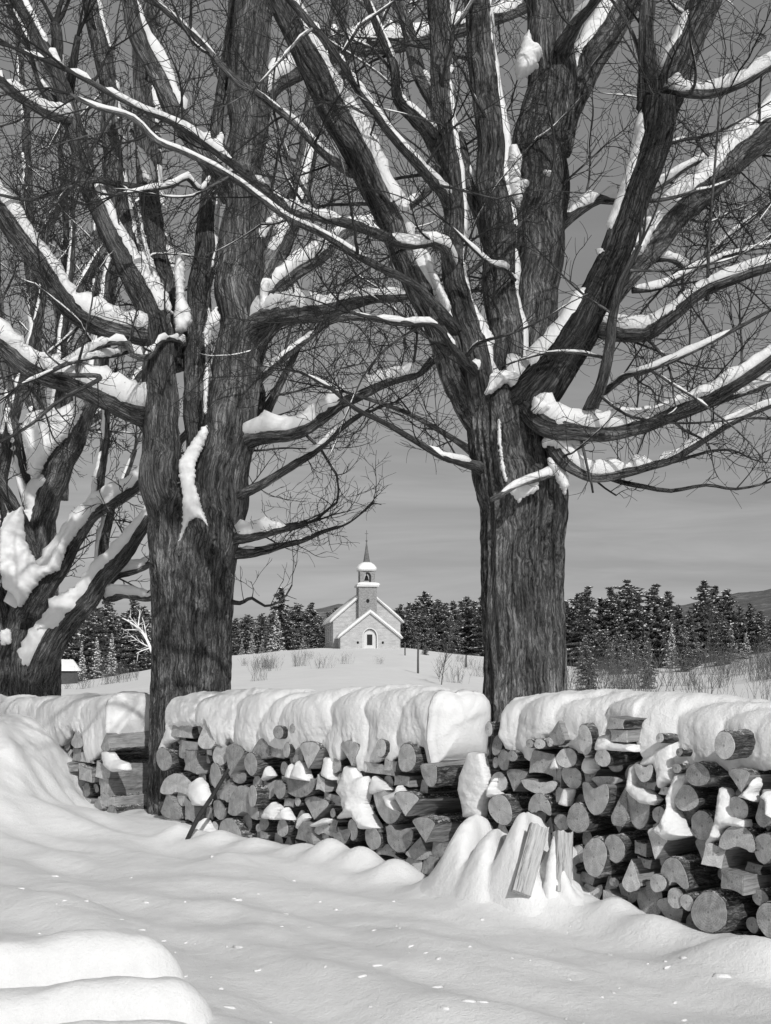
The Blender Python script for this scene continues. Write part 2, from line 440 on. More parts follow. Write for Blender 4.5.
def maple(label, base, limbs, trunk_pts, wind, seed, zmin, dens=1.0, snow_hk=1.0, patches=(), Y=15.0, wk=1.0, twig_r=0.0042, gap=0.28):
    rng = random.Random(seed)
    root = empty('maple_tree', base); tag(root, label, 'tree', 'big bare maples behind the woodpiles')
    tp = [(at(x, y, Y), r/F*Y) for x, y, r in trunk_pts]
    tp = resample(tp, 0.035)
    def tdisp(a, L, p, r):
        c, s = math.cos(a), math.sin(a)
        v = nz(c*r*9+seed, s*r*9, L*1.1)*0.5+nz(c*r*22, s*r*22+seed, L*2.4)*0.38
        rid = 1-abs(nz(c*r*17+2, s*r*17+seed, L*.75))*2.4
        return 0.055*nz(c*1.2, s*1.2+seed, L*.5)+(0.016*v+0.028*rid+.012*nz(c*r*50, s*r*50+seed, L*9))/max(r, .1)
    mb = MB(); mb.tube(tp, 260, tdisp, seed=seed); o = mb.build('trunk', M_BARK); reparent_keep(o, root)
    paths = []
    for li, lb in enumerate(limbs):
        pts, d0, d1 = lb[0], lb[1], lb[2]; opt = lb[3] if len(lb) > 3 else {}
        n = len(pts); P = []; slim = opt.get('slim', 1)
        for i, (x, y, r) in enumerate(pts):
            f = i/(n-1); yy = Y+lerp(d0, d1, f); fl = 1.0
            if opt.get('root', 1) and r > 0:
                if i == 0: yy = max(yy, min(Y, yy+.38)); fl = 1.3
                elif i == 1: yy = yy+max(0, min(Y-yy, .14)); fl = 1.12
            P.append((at(x, y, yy), slim*r*(fl if r > 3.5 and r < 15 else 1)/F*yy))
        rmax = max(q[1] for q in P)
        path = resample(P, 0.06 if rmax > .04 else 0.07)
        # little natural kinks
        sd = seed*10+li
        path = [(p+Vector((nz(p.z*2.2, sd, 1), nz(p.z*2.2, sd, 5), nz(p.x*2.2, sd, 3)))*r*0.32, r) for p, r in path]
        big = rmax > .08
        def ldisp(a, L, p, r, sd=sd, big=big):
            c, s = math.cos(a), math.sin(a)
            v = 0.10*nz(c*.8+sd, s*.8, L*2.3)
            if big: v += (0.010*nz(c*r*16, s*r*16+sd, L*1.6)+0.012*(1-abs(nz(c*r*22+2, s*r*22+sd, L*1.8))*2.4)+.006*nz(c*r*40, s*r*40+sd, L*12))/max(r, .06)
            else: v += 0.10*nz(c*1.5+sd, s*1.5, L*14)
            return v
        sides = 96 if rmax > .15 else 48 if big else 18 if rmax > .03 else 8
        if big: path = resample(path[::1], 0.03)
        mb = MB(); mb.tube(path, sides, ldisp, seed=sd*.37); o = mb.build('limb', M_SHADE_WET if opt.get('shade_wet') else M_LIMB if not big else M_BARK); reparent_keep(o, root)
        paths.append((path, rmax, li, opt))
        if opt.get('snow', 1) > 0:
            ss = snow_strip(path[::(2 if big else 1)], opt.get('wind', wind), snow_hk*opt.get('snow', 1), wk*opt.get('sw', .8 if big else 1), seed=sd*1.7, gap=opt.get('gap', gap), nov=1.6 if opt.get('nov') else .25)
            if ss.F: so = ss.build('snow', M_SNOW, None); so.parent = o; so['kind'] = 'stuff'
    # side branches
    cand = []; twigs = MB()
    def zok(p): return p.z > zmin(p)
    for path, rmax, li, opt in paths:
        k = opt.get('twig', 1.0)*dens
        if k <= 0: continue
        L = 0; nxt = rng.uniform(.05, .3)
        tot = sum((path[i+1][0]-path[i][0]).length for i in range(len(path)-1))
        P = [p for p, r in path]; T, _ = frames(P)
        for i in range(1, len(path)):
            L += (P[i]-P[i-1]).length
            r = path[i][1]
            if L >= nxt:
                nxt = L+rng.uniform(.6, 1.4)*lerp(0.17, 0.36, min(1, r/.12))/k
                if L/tot < .12 and rmax > .03: continue
                d = child_dir(T[i], rng, 30, 80)
                if r > .08 and rng.random() < .25: continue
                LL = rng.uniform(.45, 1.0)*lerp(1.05, 1.9, min(1, r/.1))
                if rng.random() < .12: LL *= 1.5
                LL *= opt.get('tl', 1.0)
                rr = max(.006, min(r*.55, rng.uniform(.4, 1.0)*0.0115*LL**.9+.003))
                pp = wander(P[i]+d*r*.5, d, LL, rr, twig_r*.75, .09, rng, .36, .14)
                cut = len(pp)
                for q in range(len(pp)):
                    if not zok(pp[q][0]): cut = q; break
                if cut >= 3: cand.append((LL*rr, pp[:cut]))
        # terminal sprays
        if path[-1][1] < .06:
            for _ in range(3):
                d = child_dir(T[-1], rng, 5, 40); pp = wander(P[-1], d, rng.uniform(.5, 1.2), max(.006, path[-1][1]*.7), twig_r*.75, .09, rng, .32, .1)
                if all(zok(q[0]) for q in pp): cand.append((0.01, pp))
    cand.sort(key=lambda c: -c[0])
    nb = max(0, 92-len(limbs)*0)
    for ci, (w, pp) in enumerate(cand):
        Pp = [p for p, r in pp]; T, _ = frames(Pp)
        tgt = MB() if ci < nb else twigs
        tgt.tube(pp, 5 if ci < nb else 4, cap=False, seed=ci*.1)
        sbj = None
        if ci < nb:
            o = tgt.build('branch', M_LIMB); reparent_keep(o, root)
            if pp[0][1] > .009:
                ss = snow_strip(pp, Vector((wind.x*.5, 0, 1)), 0.8, .8, seed=ci*2.1, gap=-.2, hmin=.002)
                if ss.F: so = ss.build('snow', M_SNOW); so.parent = o; so['kind'] = 'stuff'
        # level 2 and 3
        step2 = .085; L = 0; nxt = .08
        for i in range(1, len(pp)):
            L += (Pp[i]-Pp[i-1]).length
            while L > nxt:
                nxt += rng.uniform(.5, 1.5)*.115/dens
                d = child_dir(T[i], rng, 30, 70)
                L2 = rng.uniform(.14, .62)*(1.1-.5*i/len(pp)); r2 = min(pp[i][1]*.75, twig_r*1.35)
                p2 = wander(Pp[i], d, L2, r2, twig_r*.6, .06, rng, .6, .12)
                if not all(zok(q[0]) for q in p2): continue
                twigs.tube(p2, 3, cap=False)
                T2 = [(p2[min(q+1, len(p2)-1)][0]-p2[max(q-1, 0)][0]).normalized() for q in range(len(p2))]
                for q in range(1, len(p2)):
                    if rng.random() < .62:
                        d3 = child_dir(T2[q], rng, 30, 65); p3 = wander(p2[q][0], d3, rng.uniform(.05, .24), twig_r*.75, twig_r*.45, .05, rng, .65, .1)
                        twigs.tube(p3, 3, cap=False)
    o = twigs.build('twigs', M_TWIG); reparent_keep(o, root); tag(o, kind='stuff')
    print(label[:20], 'branches', len(cand), 'twig faces', len(twigs.F))
    for pa in patches:
        o = snow_patch(pa[0], Y+pa[1], pa[2], None, *(pa[3:])); reparent_keep(o, root)
    return root

WR = Vector((0.35, -0.48, 1)).normalized()
# ---- right maple
Y2 = 10.6
T2trunk = [(527, 960, 50), (526, 900, 44), (525, 800, 41), (525, 690, 39.5), (523.5, 640, 38.5), (522, 590, 38.5), (522, 545, 39), (524, 510, 41.5), (520, 475, 44), (514, 440, 44), (509, 412, 40), (506, 392, 34), (505, 378, 24)]
L2 = [
 ([(486, 420, 19), (474, 398, 18), (458, 373, 15.5), (444, 345, 14), (430, 312, 13), (416, 280, 13), (402, 247, 13.5), (389, 213, 14), (367, 172, 14), (349, 137, 14), (329, 100, 14), (310, 63, 13), (295, 33, 12), (280, 0, 12), (262, -45, 11)], 0, -1.2, {'snow': 1.0, 'gap': .6}),
 ([(492, 425, 16), (485, 398, 15), (480, 373, 13.5), (474, 345, 12.5), (461, 307, 11), (454, 265, 10), (455, 217, 10), (450, 175, 12), (444, 135, 11), (442, 85, 10), (440, 33, 12), (438, -40, 11)], -.25, -.6, {'snow': .7, 'gap': .6, 'wind': Vector((.85, -.22, .6)).normalized()}),
 ([(506, 425, 20), (505, 390, 19), (505, 350, 18), (503, 310, 17), (500, 257, 16.5), (497, 217, 16), (495, 167, 15), (490, 117, 14), (483, 67, 13.5), (478, 0, 13), (474, -40, 12)], -.1, .1, {'snow': .6, 'gap': .65, 'wind': Vector((.85, -.22, .6)).normalized()}),
 ([(520, 425, 34), (522, 390, 29), (527, 350, 26), (532, 310, 25), (536, 260, 25), (538, 210, 26), (541, 170, 27), (546, 130, 28), (550, 90, 25), (551, 50, 23), (551, 0, 22), (551, -40, 22)], .35, .6, {'snow': 0, 'twig': .7}),
 ([(553, 150, 17), (561, 118, 17), (575, 85, 16.5), (595, 50, 16), (615, 20, 15.5), (645, -30, 14)], .5, .9, {'snow': .9, 'gap': .6, 'wind': Vector((-.2, -.35, 1)).normalized()}),
 ([(520, 420, 26), (528, 398, 24), (545, 378, 22), (562, 357, 20), (584, 328, 18), (599, 292, 16.5), (613, 257, 15), (627, 222, 13.5), (640, 187, 13.5), (650, 150, 15.5), (656, 115, 17), (661, 92, 14)], -.35, -.9, {'snow': .8, 'gap': .5, 'shade_wet': 1, 'sw': .9, 'wind': Vector((-.45, -.25, 1)).normalized()}),
 ([(652, 105, 11), (648, 75, 8), (646, 35, 6.5), (647, 0, 7), (648, -35, 6)], -.9, -1.0, {'snow': 0}),
 ([(660, 112, 15), (669, 88, 15), (682, 58, 14.5), (694, 30, 14.5), (706, 0, 15), (722, -40, 14)], -.8, -.8, {'snow': .8, 'gap': .7, 'wind': Vector((-.45, -.25, 1)).normalized()}),
 ([(598, 305, 12), (612, 288, 14), (628, 270, 15), (650, 243, 15), (675, 213, 14.5), (704, 187, 14), (734, 157, 14.5), (771, 125, 15.5), (815, 82, 15)], -.5, .4, {'snow': .9, 'gap': .6, 'sw': .85, 'wind': Vector((-.2, -.45, 1)).normalized()}),
 ([(655, 97, 6), (668, 91, 5.5), (682, 92, 5.2), (711, 93, 5.5), (741, 83, 5), (771, 65, 4.5), (805, 42, 4)], -.8, -1.3, {'snow': 1.5, 'gap': .6}),
 ([(585, 325, 8), (600, 328, 7.5), (624, 333, 8), (647, 332, 8), (671, 317, 6.5), (701, 293, 5.5), (731, 280, 5), (771, 266, 4.5), (805, 257, 4)], -.6, -1.3, {'snow': 1.2, 'gap': .6}),
 ([(522, 402, 14), (532, 408, 13), (548, 424, 12), (574, 430, 10), (601, 433, 8.5), (647, 423, 8), (687, 407, 7.5), (724, 390, 7), (771, 357, 6), (805, 332, 5)], -.4, -1.0, {'snow': 1.2, 'gap': .6}),
 ([(672, 416, 5), (690, 410, 5), (714, 401, 5), (747, 390, 5), (771, 381, 5), (805, 370, 4.5)], -.75, .2, {'snow': 1.2, 'gap': .4}),
 ([(545, 420, 10), (553, 440, 9), (562, 458, 7), (580, 472, 5.5), (601, 477, 5), (646, 467, 4.5), (671, 460, 4), (696, 445, 3.5), (736, 420, 3), (771, 405, 2.5), (805, 392, 2)], -.4, -.8, {'snow': 2.0, 'gap': .35}),
 ([(606, 477, 2.8), (625, 483, 2.6), (646, 487, 2.4), (671, 491, 2), (706, 485, 1.6), (736, 489, 1.3), (771, 482, 1)], -.45, -.9, {'snow': 0, 'tl': .6}),
 ([(586, 425, 7), (592, 405, 6.5), (600, 387, 6), (609, 350, 5.5), (613, 315, 4.5), (622, 280, 3.5), (640, 245, 2.5)], -.7, -1.3, {'snow': 0}),
 ([(604, 392, 3.4), (624, 377, 3.2), (640, 372, 3), (667, 363, 3), (701, 347, 2.5), (747, 323, 2), (771, 310, 1.5)], -.9, -1.6, {'snow': .8, 'gap': .22}),
 ([(556, 226, 7), (570, 216, 6), (584, 207, 5.5), (600, 199, 5), (618, 200, 5), (640, 195, 4.5), (665, 182, 4), (690, 165, 3), (725, 150, 2)], .5, .8, {'snow': 1.6, 'gap': .4}),
 ([(487, 470, 7), (474, 465, 5), (455, 460, 4), (441, 456, 3.6), (413, 440, 3.2), (387, 424, 2.8), (355, 408, 2.3), (330, 388, 1.8), (300, 372, 1.2)], -.3, -1.2, {'snow': .5, 'gap': -.15, 'tl': .7}),
 ([(476, 455, 4), (455, 440, 3), (430, 425, 2.6), (405, 412, 2.3), (370, 400, 1.8), (345, 392, 1.2)], -.3, .5, {'snow': 0, 'tl': .6}),
 ([(498, 250, 9), (487, 222, 8.5), (474, 193, 8), (462, 160, 7.5), (450, 125, 7), (432, 98, 6.5), (417, 67, 6), (407, 27, 5.5), (392, -15, 5)], .05, .6, {'snow': 1.0, 'gap': .22}),
 ([(452, 285, 7), (448, 262, 6.5), (443, 246, 6), (432, 241, 5.5), (403, 243, 5.5), (367, 230, 5.2), (324, 218, 5), (290, 207, 4.6), (257, 182, 4.4), (233, 165, 4.2), (207, 145, 4), (175, 123, 3.6), (145, 110, 3.2), (117, 97, 3), (67, 70, 2.5), (15, 48, 2)], -.6, -1.6, {'snow': .75, 'gap': .1}),
 ([(455, 330, 5), (433, 303, 4.5), (410, 282, 4.2), (367, 261, 3.8), (324, 235, 3.4), (290, 220, 3.2), (257, 196, 3), (230, 176, 3), (187, 153, 2.8), (157, 141, 3), (133, 118, 2.8), (97, 107, 2.4), (70, 94, 1.6)], -.9, -2.0, {'snow': .35, 'gap': .0, 'sw': .8}),
 ([(352, 172, 4.5), (335, 162, 4.2), (320, 150, 4), (295, 123, 3.7), (270, 103, 3.6), (257, 93, 3.5), (240, 83, 3.5), (217, 60, 3.5), (190, 32, 3.3), (157, 3, 3), (130, -25, 2.5)], -.9, -1.8, {'snow': .3, 'gap': .0, 'sw': .8}),
 ([(455, 215, 6.5), (445, 195, 6), (430, 178, 5.5), (417, 163, 5), (390, 133, 4.6), (360, 93, 4.2), (333, 50, 4), (290, 0, 3.6), (265, -30, 3)], -.6, -1.8, {'snow': .4, 'gap': .22}),
 ([(448, 155, 8), (436, 140, 8), (425, 126, 7.5), (414, 115, 7), (402, 104, 6), (397, 96, 5), (396, 82, 4.6), (394, 66, 4.2), (380, 33, 4), (367, 0, 3.2), (358, -25, 3)], -.6, -.9, {'snow': .3, 'gap': .22}),
 ([(515, 280, 2.2), (505, 268, 1.9), (490, 263, 1.8), (467, 243, 1.5), (450, 225, 1.2)], -.5, -1.0, {'snow': 1.5, 'gap': .22, 'tl': .4}),
 ([(707, 300, 2), (708, 270, 1.8), (709, 240, 1.6), (712, 200, 1.4), (716, 150, 1.2), (720, 100, .9)], -1.3, -1.2, {'snow': 0, 'tl': .4}),
 ([(560, 50, 6), (574, 27, 5.5), (590, 8, 5), (606, -15, 5)], .3, -.2, {'snow': 1.1, 'gap': .22}),
 ([(632, 290, 3.5), (660, 287, 3.2), (690, 270, 3), (720, 258, 2.4), (750, 250, 2), (780, 240, 1.6)], -.6, .7, {'snow': 1.1, 'gap': .22}),
 ([(640, 262, 4), (668, 258, 3.5), (695, 268, 3), (722, 240, 2.4), (771, 205, 1.8)], -.4, 1.2, {'snow': 1.1, 'gap': .2}),
 ([(560, 470, 5), (535, 478, 4), (515, 485, 3.5), (500, 495, 3.2), (490, 500, 2.5)], -.65, -.75, {'snow': .4, 'gap': .22, 'twig': .5, 'tl': .4}),
 ([(492, 382, 6), (470, 366, 5), (455, 350, 4), (435, 325, 3.2), (405, 322, 2.8), (375, 318, 2.2), (350, 312, 1.6)], -.5, -1.3, {'snow': .6, 'gap': .22}),
]
def tile(ox, oy, k, pts): return [(ox+x/k, oy+y/k) for x, y in pts]
K = 771/200.0
P2 = [
 (tile(440, 330, K, [(180, 165), (230, 158), (320, 145), (330, 170), (290, 195), (250, 210), (215, 235), (180, 255), (165, 240), (180, 200)]), -.33, .07),
 (tile(440, 330, K, [(355, 255), (400, 270), (440, 290), (430, 310), (380, 325), (355, 320)]), -.60, .07),
 (tile(440, 330, K, [(400, 360), (450, 375), (520, 400), (555, 440), (545, 470), (490, 480), (450, 460), (420, 440), (400, 460), (390, 430), (410, 400)]), -.48, .08),
 (tile(440, 330, K, [(415, 485), (460, 510), (495, 560), (500, 590), (485, 640), (460, 600), (440, 550), (415, 520)]), -.44, .05),
 (tile(440, 330, K, [(265, 600), (330, 570), (378, 575), (380, 620), (345, 635), (325, 640), (300, 672), (285, 640), (262, 620)]), -.46, .05),
 (tile(440, 330, K, [(222, 335), (234, 340), (238, 420), (248, 520), (262, 585), (250, 590), (236, 530), (224, 430)]), -.42, .025),
 (tile(514, 0, 3, [(20, 130), (45, 85), (55, 130), (85, 150), (85, 170), (60, 190), (80, 195), (40, 225), (10, 240), (0, 200)]), -.05, .12),
 (tile(514, 0, 3, [(-20, 440), (10, 435), (25, 480), (20, 540), (50, 545), (30, 580), (15, 625), (-5, 600), (-20, 560)]), .0, .10),
 (tile(514, 0, 3, [(85, 512), (105, 508), (122, 515), (115, 530), (95, 522), (82, 522)]), .0, .04),
 (tile(514, 0, 3, [(380, 655), (410, 650), (420, 680), (405, 730), (380, 765), (350, 768), (375, 720), (385, 700)]), -.7, .08),
 (tile(257, 200, 3, [(655, 320), (690, 370), (715, 420), (700, 470), (685, 440), (665, 390), (645, 350)]), -.2, .08),
 (tile(257, 200, 3, [(490, 150), (510, 145), (540, 220), (560, 270), (580, 310), (575, 350), (560, 330), (535, 270), (505, 200)]), -.5, .08),
]
M2LOW = 3.12
def zmin2(p):
    if p.y < 8.0: return 3.6
    return CH+(675-(496 if p.x > 1.0 else 478))*p.y/F
maple('great bare maple with one thick straight trunk, right of the church, snow on its limbs', at(525, 900, Y2)*1, L2, T2trunk, WR, 2, zmin2, 1.08, .82, P2, Y2, twig_r=.0034)

# ---- left maple
Y1 = 15.0
T1trunk = [(190, 860, 44), (190, 800, 40), (190, 740, 38), (190, 700, 37.5), (191, 650, 38), (191.5, 600, 39), (192, 560, 41), (193, 530, 42), (193, 510, 40), (194, 494, 33), (195, 480, 20)]
L1 = [
 ([(178, 560, 26), (171, 530, 24), (165, 490, 21.5), (162, 450, 18.5), (160, 400, 16.5), (158, 360, 15), (158, 335, 14.5), (152, 312, 13.5), (142, 292, 13), (127, 263, 12), (112, 235, 11), (97, 200, 10), (85, 167, 9), (76, 135, 8.5), (66, 100, 7.5), (53, 65, 7), (33, 28, 6), (15, -5, 5.5), (0, -35, 5)], -.1, -.8, {'snow': .9, 'gap': .4, 'nov': 1}),
 ([(162, 370, 12), (161, 335, 13), (152, 305, 12.5), (140, 275, 12.5), (130, 250, 13), (118, 200, 13), (115, 150, 12.5), (111, 110, 11), (106, 70, 10), (98, 33, 10), (90, -5, 9.5), (84, -40, 9)], .1, .3, {'snow': .5, 'gap': .5, 'slim': .86, 'wind': Vector((.85, -.22, .6)).normalized()}),
 ([(170, 370, 13), (168, 330, 14.5), (165, 290, 14.5), (160, 250, 14), (153, 205, 14), (148, 160, 15), (146, 110, 14.5), (145, 60, 14), (147, 20, 14), (149, -35, 13)], .3, .8, {'snow': .8, 'gap': .5, 'slim': .82, 'wind': Vector((.85, -.22, .6)).normalized()}),
 ([(200, 490, 14), (197, 450, 12), (196, 413, 12.5), (197, 373, 13.5), (197, 333, 13.5), (200, 300, 12.5), (203, 267, 12), (208, 217, 11), (213, 170, 9), (218, 120, 7.5), (225, 75, 6.5), (231, 30, 5.5), (236, -30, 5)], .15, .5, {'snow': .8, 'gap': .5, 'slim': .9, 'wind': Vector((.85, -.22, .6)).normalized()}),
 ([(208, 560, 30), (216, 520, 30), (223, 480, 29), (229, 430, 27), (236, 380, 25), (240, 330, 24), (241, 280, 24), (243, 230, 22.5), (244, 180, 21), (246, 130, 20), (248, 80, 19.5), (251, 40, 20), (254, 0, 20), (257, -40, 19)], -.1, .1, {'snow': 0, 'twig': .7, 'slim': .94}),
 ([(232, 195, 9), (222, 180, 9.5), (210, 164, 9.5), (197, 147, 9.5), (185, 128, 9.5), (172, 104, 9.5), (158, 72, 9), (145, 48, 8.5), (136, 25, 8), (127, -10, 7)], -.2, -1.3, {'snow': .9, 'gap': .7}),
 ([(245, 345, 13), (262, 325, 12.5), (277, 318, 9.5), (290, 314, 9), (317, 312, 8.5), (337, 308, 7.5), (354, 303, 6), (384, 298, 4.5), (420, 296, 3)], -.2, -1.4, {'snow': 1.2, 'gap': .6}),
 ([(246, 325, 12), (262, 300, 10), (272, 292, 8.5), (290, 275, 8.5), (307, 263, 8), (324, 250, 7.5), (345, 232, 6), (370, 224, 5), (400, 212, 4), (430, 190, 3)], .1, .9, {'snow': 1.3, 'gap': .22}),
 ([(247, 300, 14), (260, 276, 14), (270, 256, 13.5), (280, 238, 13), (294, 212, 11), (301, 187, 9.5), (307, 155, 9), (311, 120, 8.5), (318, 85, 8.5), (328, 50, 9), (338, 15, 8), (350, -30, 7)], .2, .7, {'snow': .9, 'gap': .22}),
 ([(255, 115, 11), (264, 98, 10), (275, 83, 9), (300, 68, 8.5), (325, 57, 8), (345, 51, 8), (370, 47, 7.5), (400, 43, 7.5), (430, 38, 7), (460, 30, 6.5), (490, 20, 6), (530, 5, 5)], .4, 1.6, {'snow': 1.6, 'gap': .6}),
 ([(238, 448, 9), (250, 438, 8), (273, 433, 8), (297, 430, 7.3), (324, 415, 6.5), (340, 403, 6.3), (354, 396, 6.2), (377, 385, 5.5), (400, 378, 5), (417, 373, 4.5), (430, 363, 3.6), (439, 354, 2.8)], -.3, -.9, {'snow': 1.5, 'gap': .6, 'sw': .9, 'wind': Vector((0, -.6, 1)).normalized()}),
 ([(226, 504, 6), (236, 497, 4.5), (250, 490, 4.2), (267, 482, 4), (297, 463, 3.5), (317, 450, 3), (343, 427, 2.5), (362, 414, 2)], -.2, -1.0, {'snow': 1.0, 'gap': .22, 'tl': .6}),
 ([(226, 545, 6), (233, 540, 5.2), (250, 537, 4.8), (267, 533, 4), (290, 528, 3.2), (307, 523, 2.5)], -.2, -.5, {'snow': 2.0, 'gap': .6, 'twig': .8, 'tl': .6, 'low': 1}),
 ([(226, 556, 5.5), (233, 554, 5), (257, 552, 4.2), (283, 545, 2.8), (303, 540, 2.4), (323, 532, 2), (347, 523, 1.5), (373, 503, 1)], -.2, .6, {'snow': 1.5, 'gap': .22, 'twig': 1.1, 'tl': .5, 'low': 1}),
 ([(226, 600, 3), (240, 603, 2), (252, 598, 1.6), (265, 606, 1.3), (282, 600, 1), (292, 585, .8)], -.2, -.6, {'snow': 0, 'twig': 1.2, 'tl': .35, 'low': 1}),
 ([(158, 425, 13), (145, 415, 11.5), (128, 408, 10.5), (110, 400, 10.2), (88, 391, 10), (67, 383, 10), (27, 366, 9.5), (0, 344, 9), (-40, 318, 8.5)], -.1, -1.4, {'snow': 1.3, 'gap': .7}),
 ([(160, 338, 11), (147, 334, 10.5), (130, 333, 10), (103, 326, 10.2), (77, 310, 11), (57, 289, 11), (40, 263, 10.5), (20, 237, 10), (0, 207, 10), (-28, 170, 9)], -.3, -1.3, {'snow': 1.1, 'gap': .7}),
 ([(185, 345, 3), (172, 340, 3), (160, 341, 3.2), (152, 352, 3.8), (143, 358, 4), (133, 354, 4), (128, 344, 3.6), (110, 343, 3), (92, 350, 2.5), (70, 360, 1.8), (48, 372, 1.3)], -.45, -1.0, {'snow': 1.8, 'gap': .4}),
 ([(130, 350, 3.4), (112, 355, 3), (92, 357, 2.7), (72, 362, 2.4), (50, 372, 2), (20, 385, 1.5)], -.5, -1.5, {'snow': 1.2, 'gap': .2}),
 ([(74, 120, 6), (67, 119, 5.2), (43, 112, 5), (20, 97, 4.6), (0, 80, 4.2), (-25, 60, 4)], -.7, -1.4, {'snow': 1.4, 'gap': .4}),
 ([(70, 108, 6), (58, 104, 5), (45, 92, 4.5), (38, 76, 4), (30, 50, 3.5), (20, 25, 3), (5, 0, 2.5)], -.7, -.2, {'snow': .9, 'gap': .3}),
 ([(66, 100, 6), (58, 70, 5.5), (57, 40, 5), (55, 25, 4.5)], -.6, -.6, {'snow': .4, 'tl': .4}),
 ([(69, 95, 4), (73, 70, 3.8), (78, 36, 3)], -.6, -.8, {'snow': .2, 'tl': .4}),
 ([(40, 372, 2), (70, 375, 2.6), (100, 378, 2.4), (60, 400, 2), (30, 425, 1.6), (0, 442, 1.3)], -1.2, -1.8, {'snow': 0, 'tl': .6}),
 ([(226, 482, 7), (246, 452, 5.5), (262, 420, 4.5), (275, 395, 3.8), (290, 365, 3), (305, 335, 2.5), (325, 310, 2)], .3, 1.2, {'snow': 0}),
 ([(240, 400, 6), (262, 375, 5), (285, 355, 4.2), (305, 340, 3.4), (330, 322, 2.8), (360, 318, 2), (395, 325, 1.5)], .3, 1.4, {'snow': .3}),
 ([(228, 478, 6), (252, 440, 4), (262, 400, 3.4), (258, 375, 2.8), (266, 345, 2.2)], .5, 1.5, {'snow': 0}),
 ([(145, 190, 4), (120, 185, 3.4), (92, 180, 3), (60, 190, 2.4), (30, 200, 1.8), (0, 195, 1.4)], -.4, -1.4, {'snow': 0}),
 ([(210, 178, 2.5), (200, 190, 2.4), (187, 178, 2.6), (175, 184, 2.4), (157, 188, 2.4), (140, 190, 2), (115, 195, 1.5)], -.9, -1.5, {'snow': 1.0, 'gap': .22, 'tl': .5}),
]
P1 = [
 (tile(0, 430, 3, [(555, 60), (600, 0), (620, -20), (625, 10), (605, 60), (585, 100), (585, 160), (600, 215), (628, 296), (600, 262), (575, 268), (560, 300), (530, 350), (545, 290), (548, 240), (545, 180), (532, 90), (545, 85)]), -.48, .06),
 (tile(0, 200, 3, [(412, 0), (424, 60), (450, 160), (480, 240), (512, 300), (518, 345), (490, 335), (470, 345), (458, 310), (465, 270), (455, 230), (432, 150), (415, 70)]), -.28, .07),
 (tile(0, 200, 3, [(530, 160), (555, 165), (555, 240), (552, 290), (572, 330), (578, 370), (555, 395), (525, 405), (520, 350), (530, 290), (520, 220)]), -.12, .10),
 (tile(0, 200, 3, [(650, 312), (662, 355), (655, 372), (630, 385), (610, 422), (610, 390), (625, 345)]), -.3, .04),
 (tile(0, 200, 3, [(485, 440), (495, 445), (502, 490), (518, 520), (518, 560), (500, 555), (492, 520), (488, 480)]), -.28, .03),
 (tile(0, 200, 3, [(618, 495), (626, 500), (624, 560), (620, 640), (612, 645), (612, 560)]), -.38, .02),
 (tile(257, 200, 3, [(10, 250), (40, 235), (30, 290), (45, 330), (80, 315), (60, 345), (30, 345), (5, 330)]), -.35, .08),
 (tile(0, 0, 3, [(660, 395), (672, 395), (668, 440), (700, 480), (690, 510), (660, 470), (620, 450), (600, 425), (640, 420)]), -.5, .06),
 (tile(0, 0, 3, [(410, 430), (430, 450), (460, 490), (470, 530), (455, 555), (430, 540), (418, 490)]), .0, .06),
 (tile(257, 200, 3, [(0, 90), (30, 60), (70, 20), (80, 30), (50, 70), (15, 120), (5, 180), (-5, 150)]), -.1, .08),
]
def zmin1(p):
    px = CX+p.x*F/p.y
    py = 505 if px < 230 else 492
    if 228 < px < 385 and p.y > 13: py = 612 if px < 300 else 560
    if px > 420: py = 440
    return CH+(675-py)*p.y/F
maple('great bare maple with forked trunk rising between left and middle woodpiles', at(191, 820, Y1), L1, T1trunk, WR, 5, zmin1, .88, .86, P1, Y1, twig_r=.0042)

